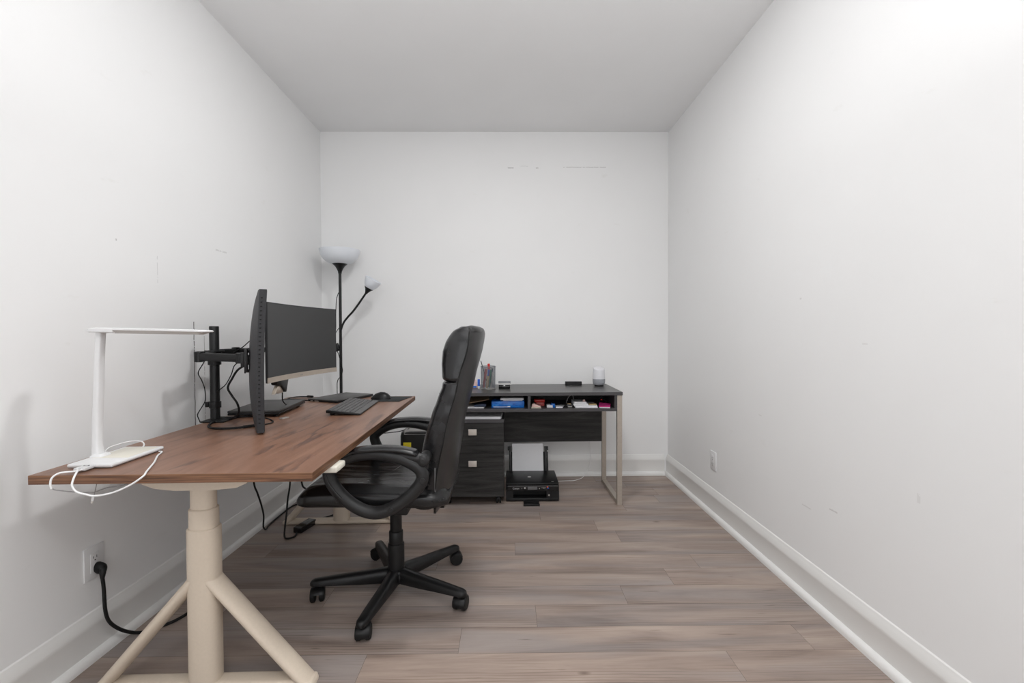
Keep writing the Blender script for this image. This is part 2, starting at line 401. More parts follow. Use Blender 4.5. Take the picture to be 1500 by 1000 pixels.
def text(body, name, size, mtx, mat, parent, depth=0.0004):
    cu = bpy.data.curves.new(name, 'FONT'); cu.body = body; cu.size = size; cu.extrude = depth
    cu.align_x = 'CENTER'; cu.align_y = 'CENTER'
    to = bpy.data.objects.new(name, cu); COL.objects.link(to)
    bpy.context.view_layer.update()
    me = bpy.data.meshes.new_from_object(to.evaluated_get(bpy.context.evaluated_depsgraph_get()))
    bpy.data.objects.remove(to, do_unlink=True)
    mb = MB(); t = bmesh.new(); t.from_mesh(me); bpy.data.meshes.remove(me)
    for v in t.verts: v.co = mtx @ v.co
    mb.merge(t); return mb.obj(name, mat, parent, 0)
def T(x, y, z): return Matrix.Translation((x, y, z))
def Rz(a): return Matrix.Rotation(a, 4, 'Z')
def sgnp(c, e): return math.copysign(abs(c)**e, c)

# ------------------------------------------------------------------ the room
TH = 0.10
random.seed(5)
# floor of separate planks (one mesh, plank number per face)
P0, PW, PL = 1.600, 0.1424, 1.284
seams = {-1: 0.781, 0: -0.18, 1: 0.113, 2: 0.505, 3: 0.753, 4: -0.35, 5: 0.037, 6: 0.62, 7: -0.763, 8: 0.20, 9: -0.52}
fm = bmesh.new(); pl = []
r_ = int(math.floor((YF-P0)/PW))
while P0+r_*PW < YB:
    y0, y1 = max(YF, P0+r_*PW), min(YB, P0+(r_+1)*PW)
    s0 = seams.get(r_, random.uniform(0, PL)); x = s0-PL*math.ceil((s0-XL)/PL)
    while x < XR:
        a_, b_ = max(x, XL), min(x+PL, XR); g_ = 0.00045
        if b_-a_ > 0.002:
            vs = [fm.verts.new(q) for q in ((a_+g_, y0+g_, 0), (b_-g_, y0+g_, 0), (b_-g_, y1-g_, 0), (a_+g_, y1-g_, 0))]
            fm.faces.new(vs); pl.append(random.random())
        x += PL
    r_ += 1
sl = MB(); sl.box(XL-TH, XR+TH, YF-TH, YB+TH, -0.09, -0.0012)
me = bpy.data.meshes.new('floor'); n0 = len(pl)
t = fm; t2 = sl.bm; mt = bpy.data.meshes.new('x'); t2.to_mesh(mt); t2.free(); t.from_mesh(mt); bpy.data.meshes.remove(mt)
t.faces.ensure_lookup_table()
for f_ in t.faces[n0:]: f_.material_index = 1
t.to_mesh(me); t.free(); me.materials.append(M['floor']); me.materials.append(M['joint'])
at_ = me.attributes.new('plank', 'FLOAT', 'FACE')
for i in range(len(me.polygons)): at_.data[i].value = pl[i] if i < n0 else 0.5
fo = bpy.data.objects.new('floor', me); COL.objects.link(fo); fo['kind'] = 'structure'

def wbox(name, mat, *a): mb = MB(); mb.box(*a); return struct(mb, name, mat, 0)
wbox('ceiling', 'ceiling', XL-TH, XR+TH, YF-TH, YB+TH, H, H+TH)
wbox('wall_left', 'wall_left', XL-TH, XL, YF-TH, YB+TH, 0, H)
wbox('wall_right', 'wall_right', XR, XR+TH, YF-TH, YB+TH, 0, H)
wbox('wall_back', 'wall_back', XL, XR, YB, YB+TH, 0, H)
wf = MB()
for a in ((XL, -1.25, 0, H), (1.05, XR, 0, H), (-1.25, 1.05, 0, 0.5), (-1.25, 1.05, 2.5, H)):
    wf.box(a[0], a[1], YF-TH, YF, a[2], a[3])
struct(wf, 'wall_front', 'wall', 0)
wn = MB()
for a in ((-1.25, -1.19, 0.5, 2.5), (0.99, 1.05, 0.5, 2.5), (-1.25, 1.05, 0.5, 0.56), (-1.25, 1.05, 2.44, 2.5), (-0.13, -0.07, 0.5, 2.5)):
    wn.box(a[0], a[1], YF-0.09, YF-0.03, a[2], a[3], 0.004)
struct(wn, 'window_1', 'trim')
# baseboards: flat board with a stepped cap and a quarter-round shoe at the floor
BP = [(0, 0), (0.030, 0), (0.030, 0.011), (0.027, 0.021), (0.021, 0.028), (0.0125, 0.032), (0.0125, 0.110), (0.0155, 0.118), (0.0155, 0.132), (0.008, 0.150), (0.004, 0.163), (0, 0.167)]
mb = MB(); mb.prism([(XL+u, v) for u, v in BP], 1, YF, YB); struct(mb, 'baseboard_left', 'trim', 25)
mb = MB(); mb.prism([(XR-u, v) for u, v in BP], 1, YF, YB); struct(mb, 'baseboard_right', 'trim', 25)
mb = MB(); mb.prism([(YB-u, v) for u, v in BP], 0, XL+0.0305, XR-0.0305); struct(mb, 'baseboard_back', 'trim', 25)

# ------------------------------------------------------------------ wall sockets
def socket(name, label, x, sx, y, z, half):
    """decorator-style plate on a side wall; sx = +1 faces +x"""
    r = thing(name, label, 'wall socket', (x, y, z), None)
    mb = MB(); mb.box(min(x, x+sx*0.006), max(x, x+sx*0.006), y-0.0385, y+0.0385, z-0.058, z+0.058, 0.002); mb.obj('cover_plate', 'white_plastic', r)
    f = x+sx*0.006
    mb = MB(); mb.box(min(f, f+sx*0.0015)-0.0004, max(f, f+sx*0.0015)+0.0004, y-0.0168, y+0.0168, z-0.034, z+0.034, 0.0008); rc = mb.obj('receptacle', 'white_plastic', r)
    g = f+sx*0.0021
    for zz in (z+0.018, z-0.018):
        if half and zz < z: continue
        mb = MB()
        mb.box(min(g, g+sx*0.0004), max(g, g+sx*0.0004), y-0.0075, y-0.0055, zz-0.003, zz+0.005)
        mb.box(min(g, g+sx*0.0004), max(g, g+sx*0.0004), y+0.0055, y+0.0075, zz-0.004, zz+0.005)
        mb.cyl((g, y, zz-0.010), (g+sx*0.0004, y, zz-0.010), 0.0025, seg=12)
        mb.obj('slots', 'black_plastic', rc)
    return r
socket('wall_outlet', 'white wall socket with a black plug in it, on the left wall under the desk', XL, 1, 1.609, 0.337, True)
socket('wall_outlet', 'white wall socket with nothing plugged in, low on the right wall', XR, -1, 2.808, 0.343, False)

# power cord from left socket
r = thing('power_cable', 'thick black power cord plugged into the left wall socket and running across the floor', 'power cord', (-1.45, 1.615, 0.31))
mb = MB()
mb.loft([[Vector((XL+0.0079+h, 1.616+math.cos(2*PI*j/20)*a, 0.314+math.sin(2*PI*j/20)*b_-h*0.18)) for j in range(20)] for h, a, b_ in
         ((0, 0.014, 0.019), (0.006, 0.0155, 0.021), (0.018, 0.0145, 0.020), (0.026, 0.012, 0.017), (0.030, 0.007, 0.011))])
mb.tube([(-1.440, 1.612, 0.312), (-1.437, 1.606, 0.296), (-1.435, 1.603, 0.278)], [0.011, 0.0095, 0.0055], 12, 4)
mb.obj('plug', 'black_rubber', r)
mb = MB(); mb.tube([(-1.435, 1.603, 0.282), (-1.432, 1.604, 0.242), (-1.430, 1.606, 0.165), (-1.4285, 1.620, 0.115), (-1.422, 1.652, 0.068), (-1.412, 1.690, 0.030), (-1.400, 1.722, 0.008), (-1.37, 1.745, 0.0055), (-1.323, 1.799, 0.0055), (-1.303, 1.868, 0.0055), (-1.292, 1.925, 0.010), (-1.288, 1.950, 0.045), (-1.288, 1.955, 0.20), (-1.287, 1.955, 0.45), (-1.286, 1.955, 0.714)], 0.0058, 10, 8)
mb.obj('cord', 'black_rubber', r)

# ------------------------------------------------------------------ standing desk
DX, DY, DZ, DR = -1.3641, 1.2942, 0.7423, 0.01757
DM = T(DX, DY, 0) @ Rz(DR)
desk = thing('standing_desk', 'brown walnut topped standing desk on cream column legs along the left wall', 'desk', (DX, DY, 0))
TT = 0.0262
mb = MB(DM); t = bmesh.new(); bmesh.ops.create_cube(t, size=1)
for v in t.verts: v.co = Vector((0.4+v.co.x*0.8, 0.8+v.co.y*1.6, DZ-TT/2+v.co.z*TT))
bmesh.ops.bevel(t, geom=t.edges[:], offset=0.0012, segments=1, affect='EDGES')
for f_ in t.faces:
    nn = f_.normal
    f_.material_index = 1 if abs(nn.y) > 0.6 else (2 if abs(nn.x) > 0.6 else 0)
mb.merge(t); mb.obj('tabletop', ['walnut', 'walnut_edge', 'walnut_side'], desk, 0)
def oval(cx, cy, a, b_, z, n=32, e=0.8): return [Vector((cx+sgnp(math.cos(2*PI*j/n), e)*a, cy+sgnp(math.sin(2*PI*j/n), e)*b_, z)) for j in range(n)]
def column(cx, cy, a, b_, z0, z1): return [oval(cx, cy, a-0.002, b_-0.002, z0), oval(cx, cy, a, b_, z0+0.002), oval(cx, cy, a, b_, z1-0.003), oval(cx, cy, a-0.003, b_-0.003, z1)]
for v in (0.165, 1.435):
    cu = 0.384
    mb = MB(DM); mb.loft(column(cu, v, 0.0475, 0.040, 0.02, 0.522))
    mb.loft([oval(cu+0.046, v, 0.005, 0.03, z, 12) for z in (0.3, 0.3001)])
    leg = mb.obj('leg', 'cream_metal', desk)
    mb = MB(DM); mb.loft(column(cu, v, 0.0415, 0.035, 0.50, 0.585)); mb.obj('middle_tube', 'cream_metal', leg)
    mb = MB(DM); mb.loft(column(cu, v, 0.0365, 0.030, 0.56, 0.690)); mb.obj('inner_tube', 'cream_metal', leg)
    for s in (-1, 1):
        mb = MB(DM)
        mb.tube([(cu+s*0.015, v, 0.366), (cu+s*0.325, v, 0.010)], 0.0195, 24, 1, flat=((0, 1, 0), 1.9))
        mb.obj('brace', 'cream_metal', leg)
    mb = MB(DM); L = []
    for u, hw, hh in ((0.036, 0.018, 0.014), (0.043, 0.025, 0.022), (0.08, 0.028, 0.026), (cu, 0.028, 0.026), (0.688, 0.028, 0.026), (0.731, 0.025, 0.022), (0.738, 0.018, 0.014)):
        L.append([Vector((u, v+sgnp(math.cos(2*PI*j/20), 0.5)*hw, 0.0005+hh*(1+sgnp(math.sin(2*PI*j/20), 0.5))/2*1.0)) for j in range(20)])
    mb.loft(L); mb.obj('foot', 'cream_metal', leg)
    mb = MB(DM)
    L = []
    for u, zb in ((0.218, 0.700), (0.232, 0.678), (0.268, 0.664), (0.330, 0.657), (0.440, 0.657), (0.520, 0.664), (0.552, 0.678), (0.564, 0.700)):
        z1 = DZ-TT-0.0002
        L.append([Vector((u, v-0.060, z1)), Vector((u, v+0.060, z1)), Vector((u, v+0.056, zb)), Vector((u, v-0.056, zb))])
    mb.loft(L); mb.obj('support_arm', 'cream_metal', desk)
mb = MB(DM); mb.box(0.36, 0.41, 0.19, 1.41, 0.672, 0.714, 0.003); mb.obj('crossbeam', 'cream_metal', desk)
mb = MB(DM); mb.box(0.760, 0.818, 0.145, 0.228, DZ-TT-0.0215, DZ-TT-0.0005, 0.006, 3)
ct = mb.obj('controller', 'ivory', desk, label='cream height controller box')
mb = MB(DM); mb.box(0.8165, 0.8195, 0.158, 0.215, DZ-TT-0.018, DZ-TT-0.006, 0.001); mb.obj('button_panel', 'cream_plastic', ct)

# ------------------------------------------------------------------ desk lamp
r = thing('desk_lamp', 'white folding desk lamp with a thin bar head at the near end of the desk', 'desk lamp', (-1.255, 1.465, DZ))
LM = T(-1.252, 1.466, 0) @ Rz(0.03)
mb = MB(LM); mb.box(-0.066, 0.066, -0.108, 0.108, DZ+0.003, DZ+0.0145, 0.005, 3)
mb.box(-0.055, 0.055, -0.095, 0.095, DZ, DZ+0.004)
bs = mb.obj('base', 'white_plastic', r)
mb = MB(LM); mb.box(-0.050, 0.058, -0.040, 0.096, DZ+0.0143, DZ+0.0152, 0.0003); mb.obj('charging_pad', 'ivory', bs)
mb = MB(LM); mb.box(-0.016, 0.002, -0.1086, -0.1076, DZ+0.0065, DZ+0.0115); mb.obj('port', 'black_plastic', bs)
def rect_loop(c, ax, ay, hx, hy, n=20, e=0.45):
    return [Vector(c)+Vector(ax)*sgnp(math.cos(2*PI*j/n), e)*hx+Vector(ay)*sgnp(math.sin(2*PI*j/n), e)*hy for j in range(n)]
mb = MB(); X_, Y_ = (1, 0, 0), (0, 1, 0)
mb.loft([rect_loop((-1.296, 1.450, z), X_, Y_, hx, hy) for z, hx, hy in ((DZ+0.0125, 0.021, 0.022), (DZ+0.017, 0.021, 0.022), (DZ+0.023, 0.015, 0.017))])
mb.loft([rect_loop((x, 1.450, z), X_, Y_, hx, hy) for x, z, hx, hy in ((-1.304, DZ+0.020, 0.0125, 0.015), (-1.306, 0.80, 0.0100, 0.013), (-1.302, 0.90, 0.0096, 0.013), (-1.293, 1.08, 0.0090, 0.0125), (-1.288, 1.150, 0.0086, 0.012))])
mb.obj('stem', 'white_plastic', r)
mb = MB()
Hd = [(-1.318, 1.1545, 0.002, 0.010), (-1.312, 1.1555, 0.006, 0.022), (-1.29, 1.157, 0.0085, 0.026), (-1.245, 1.156, 0.0085, 0.026), (-1.230, 1.1555, 0.008, 0.026)]
mb.loft([rect_loop((x, 1.450, z), Y_, (0, 0, 1), hy, hz) for x, z, hz, hy in Hd]); hg = mb.obj('hinge', 'white_plastic', r)
mb = MB()
Hd = [(-1.232, 1.1600, 0.0045, 0.026), (-1.10, 1.1565, 0.0042, 0.026), (-0.975, 1.1530, 0.0038, 0.026), (-0.950, 1.1523, 0.0034, 0.023), (-0.943, 1.1520, 0.0016, 0.016)]
mb.loft([rect_loop((x, 1.450, z), Y_, (0, 0, 1), hy, hz, 24, 0.35) for x, z, hz, hy in Hd]); hd = mb.obj('lamp_head', 'white_plastic', r)
mb = MB(); L = []
for x, z, h in ((-1.231, 1.1562, 0.0100), (-1.10, 1.1530, 0.0092), (-0.975, 1.1498, 0.0082), (-0.957, 1.1494, 0.0030)):
    L.append([Vector((x, 1.450+y, z-q*h)) for y, q in ((-0.0235, 0), (-0.015, 1), (0.015, 1), (0.0235, 0))])
mb.loft(L); mb.obj('diffuser', 'lamp_diffuser', hd, 30, label='grey translucent diffuser')

# white charging cables
r = thing('charging_cable', 'thick white charging cable looping over the near edge of the brown desk', 'cable', (-1.17, 1.35, DZ))
mb = MB(); mb.box(-1.262, -1.247, 1.322, 1.352, DZ+0.0045, DZ+0.0125, 0.002); mb.box(-1.258, -1.251, 1.351, 1.3595, DZ+0.006, DZ+0.011); mb.obj('plug', 'white_plastic', r)
mb = MB(); mb.tube([(-1.254, 1.325, DZ+0.008), (-1.238, 1.312, DZ+0.010), (-1.226, 1.294, DZ+0.008), (-1.219, 1.278, 0.739), (-1.216, 1.270, 0.722), (-1.204, 1.269, 0.7055), (-1.180, 1.270, 0.697), (-1.152, 1.270, 0.6925), (-1.104, 1.270, 0.701), (-1.056, 1.272, 0.722), (-1.028, 1.281, 0.743), (-1.038, 1.305, DZ+0.0055), (-1.062, 1.345, DZ+0.0030), (-1.100, 1.415, DZ+0.0030), (-1.146, 1.488, DZ+0.0030), (-1.160, 1.520, DZ+0.0034), (-1.172, 1.541, DZ+0.0034), (-1.186, 1.547, DZ+0.0028)], 0.0026, 10, 8)
mb.obj('cord', 'cable_white', r)
r = thing('usb_cable', 'second white cable hanging over the desk edge, nearer the left wall', 'cable', (-1.25, 1.33, DZ))
mb = MB(); mb.box(-1.243, -1.229, 1.323, 1.352, DZ+0.0045, DZ+0.0125, 0.002); mb.box(-1.240, -1.232, 1.351, 1.3592, DZ+0.006, DZ+0.011); mb.obj('plug', 'white_plastic', r)
mb = MB(); mb.tube([(-1.236, 1.326, DZ+0.008), (-1.240, 1.308, DZ+0.0085), (-1.256, 1.296, DZ+0.0095), (-1.268, 1.286, DZ+0.009), (-1.276, 1.275, 0.742), (-1.278, 1.272, 0.725), (-1.276, 1.273, 0.712)], 0.0026, 10, 8)
mb.obj('cord', 'cable_white', r)
mb = MB(); mb.tube([(-1.276, 1.273, 0.714), (-1.271, 1.282, 0.705), (-1.245, 1.31, 0.690), (-1.215, 1.33, 0.681), (-1.186, 1.34, 0.690), (-1.146, 1.345, 0.696), (-1.092, 1.36, 0.705), (-1.05, 1.40, 0.712)], 0.0014, 8, 8)
mb.obj('thin_lead', 'cable_grey', r, label='thin grey lead under the desk')
r = thing('phone_cable', 'thin white cable with a small metal tipped connector dangling below the desk edge', 'cable', (-1.23, 1.35, 0.66))
mb = MB(); mb.tube([(-1.217, 1.35, 0.7150), (-1.221, 1.35, 0.697), (-1.226, 1.35, 0.675), (-1.230, 1.35, 0.662)], 0.0011, 8, 6); mb.obj('cord', 'cable_grey', r)
mb = MB(); mb.tube([(-1.230, 1.35, 0.664), (-1.2335, 1.35, 0.650)], 0.0040, 10, 1, flat=((0, 1, 0), 0.7)); mb.obj('connector', 'white_plastic', r)
mb = MB(); mb.tube([(-1.2335, 1.35, 0.651), (-1.236, 1.35, 0.642)], 0.0030, 8, 1, flat=((0, 1, 0), 0.5)); mb.obj('tip', 'silver', r)
r = MB(); r.tube([(-1.268, 1.578, DZ+0.008), (-1.278, 1.60, DZ+0.013), (-1.305, 1.622, DZ+0.019), (-1.345, 1.625, DZ+0.019), (-1.370, 1.60, DZ+0.014), (-1.382, 1.57, DZ+0.004), (-1.386, 1.555, DZ-0.04), (-1.384, 1.55, DZ-0.10)], 0.0022, 8, 8)
r.thing('lamp_cable', 'cable_white', (-1.255, 1.615, DZ), 'thin white cord arching behind the base of the white desk lamp', 'cable')

# ------------------------------------------------------------------ monitor arm
PX, PY = -1.362, 2.12
arm = thing('monitor_mount', 'black double armed monitor mount on a round post at the wall side of the desk', 'monitor arm', (PX, PY, DZ))
mb = MB(); mb.lathe((PX, PY, DZ+0.006), [(0.0200, 0), (0.0200, 0.428), (0.0190, 0.431), (0.0180, 0.432)], 28)
post = mb.obj('post', 'black_metal', arm)
mb = MB()
mb.box(-1.390, -1.285, 2.055, 2.185, DZ, DZ+0.007, 0.003)
mb.box(-1.392, -1.3765, 2.075, 2.165, DZ-0.07, DZ+0.007, 0.003)
mb.box(-1.392, -1.315, 2.085, 2.155, DZ-0.075, DZ-0.067, 0.002)
mb.cyl((-1.345, PY, DZ-0.070), (-1.345, PY, DZ-0.0268), 0.006); mb.cyl((-1.345, PY, DZ-0.036), (-1.345, PY, DZ-0.0268), 0.016)
mb.obj('clamp', 'black_metal', arm)
mb = MB(); mb.lathe((PX, PY, DZ+0.058), [(0.0215, 0), (0.0245, 0.001), (0.0245, 0.030), (0.0215, 0.031)], 28)
mb.box(-1.402, -1.386, PY-0.013, PY+0.010, DZ+0.062, DZ+0.086, 0.003); mb.obj('cable_clip', 'black_plastic', arm)
mb = MB(); mb.lathe((PX, PY, 1.0), [(0.0215, 0), (0.027, 0.002), (0.027, 0.028), (0.030, 0.030), (0.030, 0.060), (0.040, 0.062), (0.040, 0.068), (0.0215, 0.069)], 28)
mb.obj('collar', 'black_metal', arm)
def link(name, a, b_, w_=0.016, h=0.017):
    mb = MB(); a, b_ = Vector(a), Vector(b_); d = (b_-a).normalized(); s_ = Vector((-d.y, d.x, 0)).normalized(); u_ = Vector((0, 0, 1))
    mb.loft([rect_loop(a+(b_-a)*t_, s_, u_, w_, h*k_, 16, 0.3) for t_, k_ in ((0, 0.9), (0.02, 1), (0.98, 1), (1, 0.9))])
    o = mb.obj(name, 'black_metal', arm)
    mb = MB()
    for q in (a, b_):
        mb = MB(); mb.lathe(q-Vector((0, 0, h+0.006)), [(0.012, 0), (0.0185, 0.002), (0.0185, 2*h+0.010), (0.012, 2*h+0.012)], 20)
        mb.obj('pivot', 'black_plastic', o)
    return o
link('lower_arm', (PX, PY, 1.047), (-1.322, 1.965, 1.047))
link('upper_arm', (-1.322, 1.955, 1.0465), (-1.150, 1.962, 1.0395))
link('lower_arm', (PX, PY, 1.060), (-1.34, 2.25, 1.060), 0.014, 0.013)
link('upper_arm', (-1.34, 2.25, 1.060), (-1.235, 2.40, 1.062), 0.014, 0.013)
# tilt joints
mb = MB()
mb.box(-1.155, -1.118, 1.948, 1.976, 1.018, 1.054, 0.004); mb.cyl((-1.134, 1.944, 1.036), (-1.134, 1.980, 1.036), 0.013, bev=0.002)
mb.obj('tilt_joint', 'black_metal', arm)
mb = MB(); mb.cyl((-1.134, 1.9428, 1.036), (-1.134, 1.945, 1.036), 0.0045, seg=12); mb.obj('bolt', 'silver', arm)
PM = Matrix(((0.883, -0.470, 0, -1.030), (0.470, 0.883, 0, 1.953), (0, 0, 1, 1.035), (0, 0, 0, 1)))
mb = MB(PM); mb.box(-0.084, -0.072, -0.048, 0.048, -0.048, 0.048, 0.002); mb.box(-0.098, -0.083, -0.020, 0.024, -0.03, 0.03, 0.003); mb.obj('mount_plate', 'black_metal', arm)
mb = MB(); mb.box(-1.240, -1.206, 2.392, 2.428, 1.044, 1.08, 0.004); mb.cyl((-1.222, 2.386, 1.062), (-1.222, 2.434, 1.062), 0.013, bev=0.002); mb.obj('tilt_joint', 'black_metal', arm)
mb = MB(); mb.box(-1.207, -1.197, 2.36, 2.46, 1.012, 1.112, 0.002); mb.obj('mount_plate', 'black_metal', arm)

# ------------------------------------------------------------------ monitors
# upright monitor: its picture faces away from us, to the right; curved along its height
MC = Vector((-1.030, 1.953, 1.035)); ang = math.radians(-62.0)   # picture plane runs away from the camera
wdir = Vector((-0.470, 0.883, 0)).normalized(); ndir = Vector((wdir.y, -wdir.x, 0))  # ndir: picture normal (+x, towards the chair)
r = thing('monitor', 'black curved monitor turned upright and seen edge on, nearest on the brown desk', 'monitor', (MC.x, MC.y, DZ))
HH, HW = 0.285, 0.160
def up_pt(a, h, d): # a across -1..1, h along height -1..1, d towards the picture
    sag = 0.006*h*h
    lean = -0.004*0
    return MC+wdir*(a*HW)+Vector((0, 0, h*HH))+ndir*(d+sag-0.012)+Vector((0.0085*h, 0, 0))
mb = MB(); NH = 28
L = []
for i in range(NH+1):
    h = -1+2*i/NH; e = 0.0 if i in (0, NH) else 0.0
    bulge = 0.003+0.022*max(0, 1-abs(h)**2.4)**0.8
    ring = []
    for a, d in ((-1, 0.0), (-1, -0.025), (-0.96, -0.027), (-0.55, -0.030-bulge*0.70), (0, -0.031-bulge), (0.55, -0.030-bulge*0.70), (0.96, -0.027), (1, -0.025), (1, 0.0)):
        ring.append(up_pt(a, h, d))
    L.append(ring)
mb.loft(L); mb.obj('housing', 'monitor_back', r, 30)
mb = MB(); L = []
for i in range(NH+1):
    h = (-1+2*i/NH)*0.985
    L.append([up_pt(-0.975, h, 0.0002), up_pt(0.975, h, 0.0002), up_pt(0.975, h, 0.0012), up_pt(-0.975, h, 0.0012)])
mb.loft(L); mb.obj('screen', 'screen', r)
mb = MB()
for i in range(30):
    h = -0.86+i*0.06
    p = up_pt(-1, h, -0.016); mb.box(p.x-0.004, p.x+0.004, p.y-0.0018, p.y+0.0006, p.z-0.002, p.z+0.002)
mb.obj('vent_slots', 'black_rubber', r)
for h, a in ((0.135, 0.1), (-0.17, 0.1)):
    mb = MB(); p = up_pt(a, h, -0.031-0.022-0.004); mb.lathe_dir(p-ndir*0.016, ndir, [(0.010, 0), (0.010, 0.006), (0.007, 0.0062), (0.007, 0.032)], 14)
    mb.obj('thumb_screw', 'black_plastic', r)

# wide monitor facing right
r = thing('monitor', 'wide curved monitor with a champagne lower bezel, behind the upright one', 'monitor', (-1.06, 2.39, DZ))
ML, MR_ = Vector((-1.114, 2.112, 0)), Vector((-1.050, 2.790, 0))
wd = (MR_-ML).normalized(); nd = Vector((wd.y, -wd.x, 0)); WW = (MR_-ML).length
Z0, Z1 = 0.913, 1.293
def wp(t_, z, d, tilt=0.0):
    sag = 0.030*(1-(2*t_-1)**2)
    return ML+wd*(WW*t_)+Vector((0, 0, z))+nd*(d-sag)
mb = MB(); L = []; NW = 24
for i in range(NW+1):
    t_ = i/NW; bl = 0.046*max(0, 1-abs(2*t_-1)**2.5)**0.8
    L.append([wp(t_, Z0, 0), wp(t_, Z0, -0.009-bl*0.3), wp(t_, Z0+0.05, -0.010-bl), wp(t_, (Z0+Z1)/2, -0.010-bl*1.15), wp(t_, Z1-0.05, -0.010-bl*0.8), wp(t_, Z1, -0.008-bl*0.2), wp(t_, Z1, 0)])
mb.loft(L); mb.obj('housing', 'monitor_back', r, 30)
mb = MB(); L = []
for i in range(NW+1):
    t_ = 0.008+0.984*i/NW
    L.append([wp(t_, Z0+0.0255, 0.0002), wp(t_, Z1-0.006, 0.0002), wp(t_, Z1-0.006, 0.0012), wp(t_, Z0+0.0255, 0.0012)])
mb.loft(L); mb.obj('screen', 'screen', r)
mb = MB(); L = []
for i in range(NW+1):
    t_ = i/NW
    L.append([wp(t_, Z0-0.0005, -0.004), wp(t_, Z0+0.025, -0.0005), wp(t_, Z0+0.025, 0.0022), wp(t_, Z0-0.0005, 0.0022)])
mb.loft(L); bz = mb.obj('lower_bezel', 'champagne', r, label='champagne coloured lower bezel')
pc = wp(0.5, Z0+0.0125, 0.0024)
text('acer', 'logo', 0.016, Matrix(((wd.x, 0, nd.x, pc.x), (wd.y, 0, nd.y, pc.y), (0, 1, 0, pc.z), (0, 0, 0, 1))), 'grey_text', bz)
mb = MB()
a_ = wp(0.30, 0, -0.062)
mb.prism([(2.232, 0.935), (2.215, 0.915), (2.225, 0.893), (2.268, 0.884), (2.300, 0.850), (2.318, 0.848), (2.350, 0.935)], 0, -1.156, -1.126, 0.003)
nk = mb.obj('stand_neck', 'black_plastic', r)
mb = MB(); mb.prism([(2.243, 0.886), (2.215, 0.848), (2.235, 0.853), (2.246, 0.848), (2.295, 0.849), (2.30, 0.860), (2.262, 0.886)], 0, -1.151, -1.133, 0.001); mb.obj('hinge_tab', 'champagne', nk, label='silver hinge tab')

# cables at the monitors
mb = MB(); mb.tube([(-1.118, 2.00, 1.018), (-1.150, 2.01, 1.008), (-1.195, 2.02, 0.985), (-1.228, 2.03, 0.944), (-1.247, 2.03, 0.904), (-1.236, 2.04, 0.868), (-1.217, 2.05, 0.828), (-1.225, 2.07, 0.785), (-1.275, 2.10, DZ+0.012), (-1.316, 2.09, DZ+0.006), (-1.325, 2.05, DZ+0.0055), (-1.303, 1.985, DZ+0.0055), (-1.265, 1.93, DZ+0.0055), (-1.20, 1.905, DZ+0.0055), (-1.14, 1.92, DZ+0.0055), (-1.09, 1.965, DZ+0.0055)], 0.0046, 10, 8)
mb.tube([(-1.125, 1.932, DZ+0.0055), (-1.082, 1.972, DZ+0.0058)], 0.0066, 10, 1)
mb.thing('monitor_cable', 'black_rubber', (-1.22, 2.0, DZ), 'thick black cable hanging behind the upright monitor and looping on the desk', 'cable')
mb = MB(); mb.tube([(-1.090, 1.970, DZ+0.004), (-1.066, 2.0, DZ+0.0035), (-1.058, 2.045, DZ+0.0035), (-1.092, 2.10, DZ+0.0035), (-1.165, 2.165, DZ+0.0035), (-1.25, 2.19, DZ+0.0035), (-1.315, 2.13, DZ+0.011), (-1.34, 2.10, DZ+0.011)], 0.0030, 8, 8)
mb.thing('monitor_cable', 'black_rubber', (-1.09, 2.05, DZ), 'thinner black cable looping out under the bottom edge of the upright monitor', 'cable')
mb = MB(); mb.tube([(-1.365, 2.058, 1.028), (-1.378, 2.065, 1.010), (-1.404, 2.07, 0.968), (-1.392, 2.075, 0.932), (-1.386, 2.085, 0.892), (-1.391, 2.095, 0.84), (-1.400, 2.09, 0.815), (-1.404, 2.075, 0.795), (-1.402, 2.058, 0.776), (-1.385, 2.05, DZ+0.0035)], 0.0022, 8, 8)
mb.thing('thin_cable', 'black_rubber', (-1.38, 2.07, DZ), 'thin black wire running down the wall side of the monitor arm post', 'cable')
mb = MB(); mb.tube([(-1.190, 2.02, 1.020), (-1.236, 2.06, 0.998), (-1.255, 2.07, 0.960), (-1.285, 2.08, 0.916), (-1.315, 2.09, 0.893), (-1.338, 2.095, 0.880)], 0.0022, 8, 8)
mb.thing('thin_cable', 'black_rubber', (-1.26, 2.07, 0.95), 'thin black wire hanging right of the monitor arm post', 'cable')
mb = MB(); mb.tube([(-1.123, 1.985, 1.112), (-1.16, 1.995, 1.085), (-1.20, 2.0, 1.064)], 0.0022, 8, 6)
mb.thing('thin_cable', 'black_rubber', (-1.16, 1.995, 1.08), 'short black wire slanting from the upright monitor back to its arm', 'cable')

# ------------------------------------------------------------------ laptops, keyboard, mouse
def quad_slab(mb, c, z0, z1, bev=0.004, inset=0.0):
    """slab over a parallelogram: c = near-left, near-right, far-right, far-left"""
    t = bmesh.new(); A = [t.verts.new((x, y, z0)) for x, y in c]; B = [t.verts.new((x, y, z1)) for x, y in c]
    t.faces.new(A[::-1]); t.faces.new(B)
    for i in range(4): t.faces.new((A[i], A[(i+1) % 4], B[(i+1) % 4], B[i]))
    bmesh.ops.recalc_face_normals(t, faces=t.faces[:])
    if bev: bmesh.ops.bevel(t, geom=t.edges[:], offset=bev, segments=2, profile=0.5, affect='EDGES', clamp_overlap=True)
    return mb.merge(t)
def rquad(x, y, w_, l_, rot):
    c, s_ = math.cos(rot), math.sin(rot)
    return [(x+u*c-v*s_, y+u*s_+v*c) for u, v in ((0, 0), (w_, 0), (w_, l_), (0, l_))]
r = thing('laptop', 'closed dark laptop raised on feet beside the wall behind the upright monitor', 'laptop', (-1.24, 2.35, DZ))
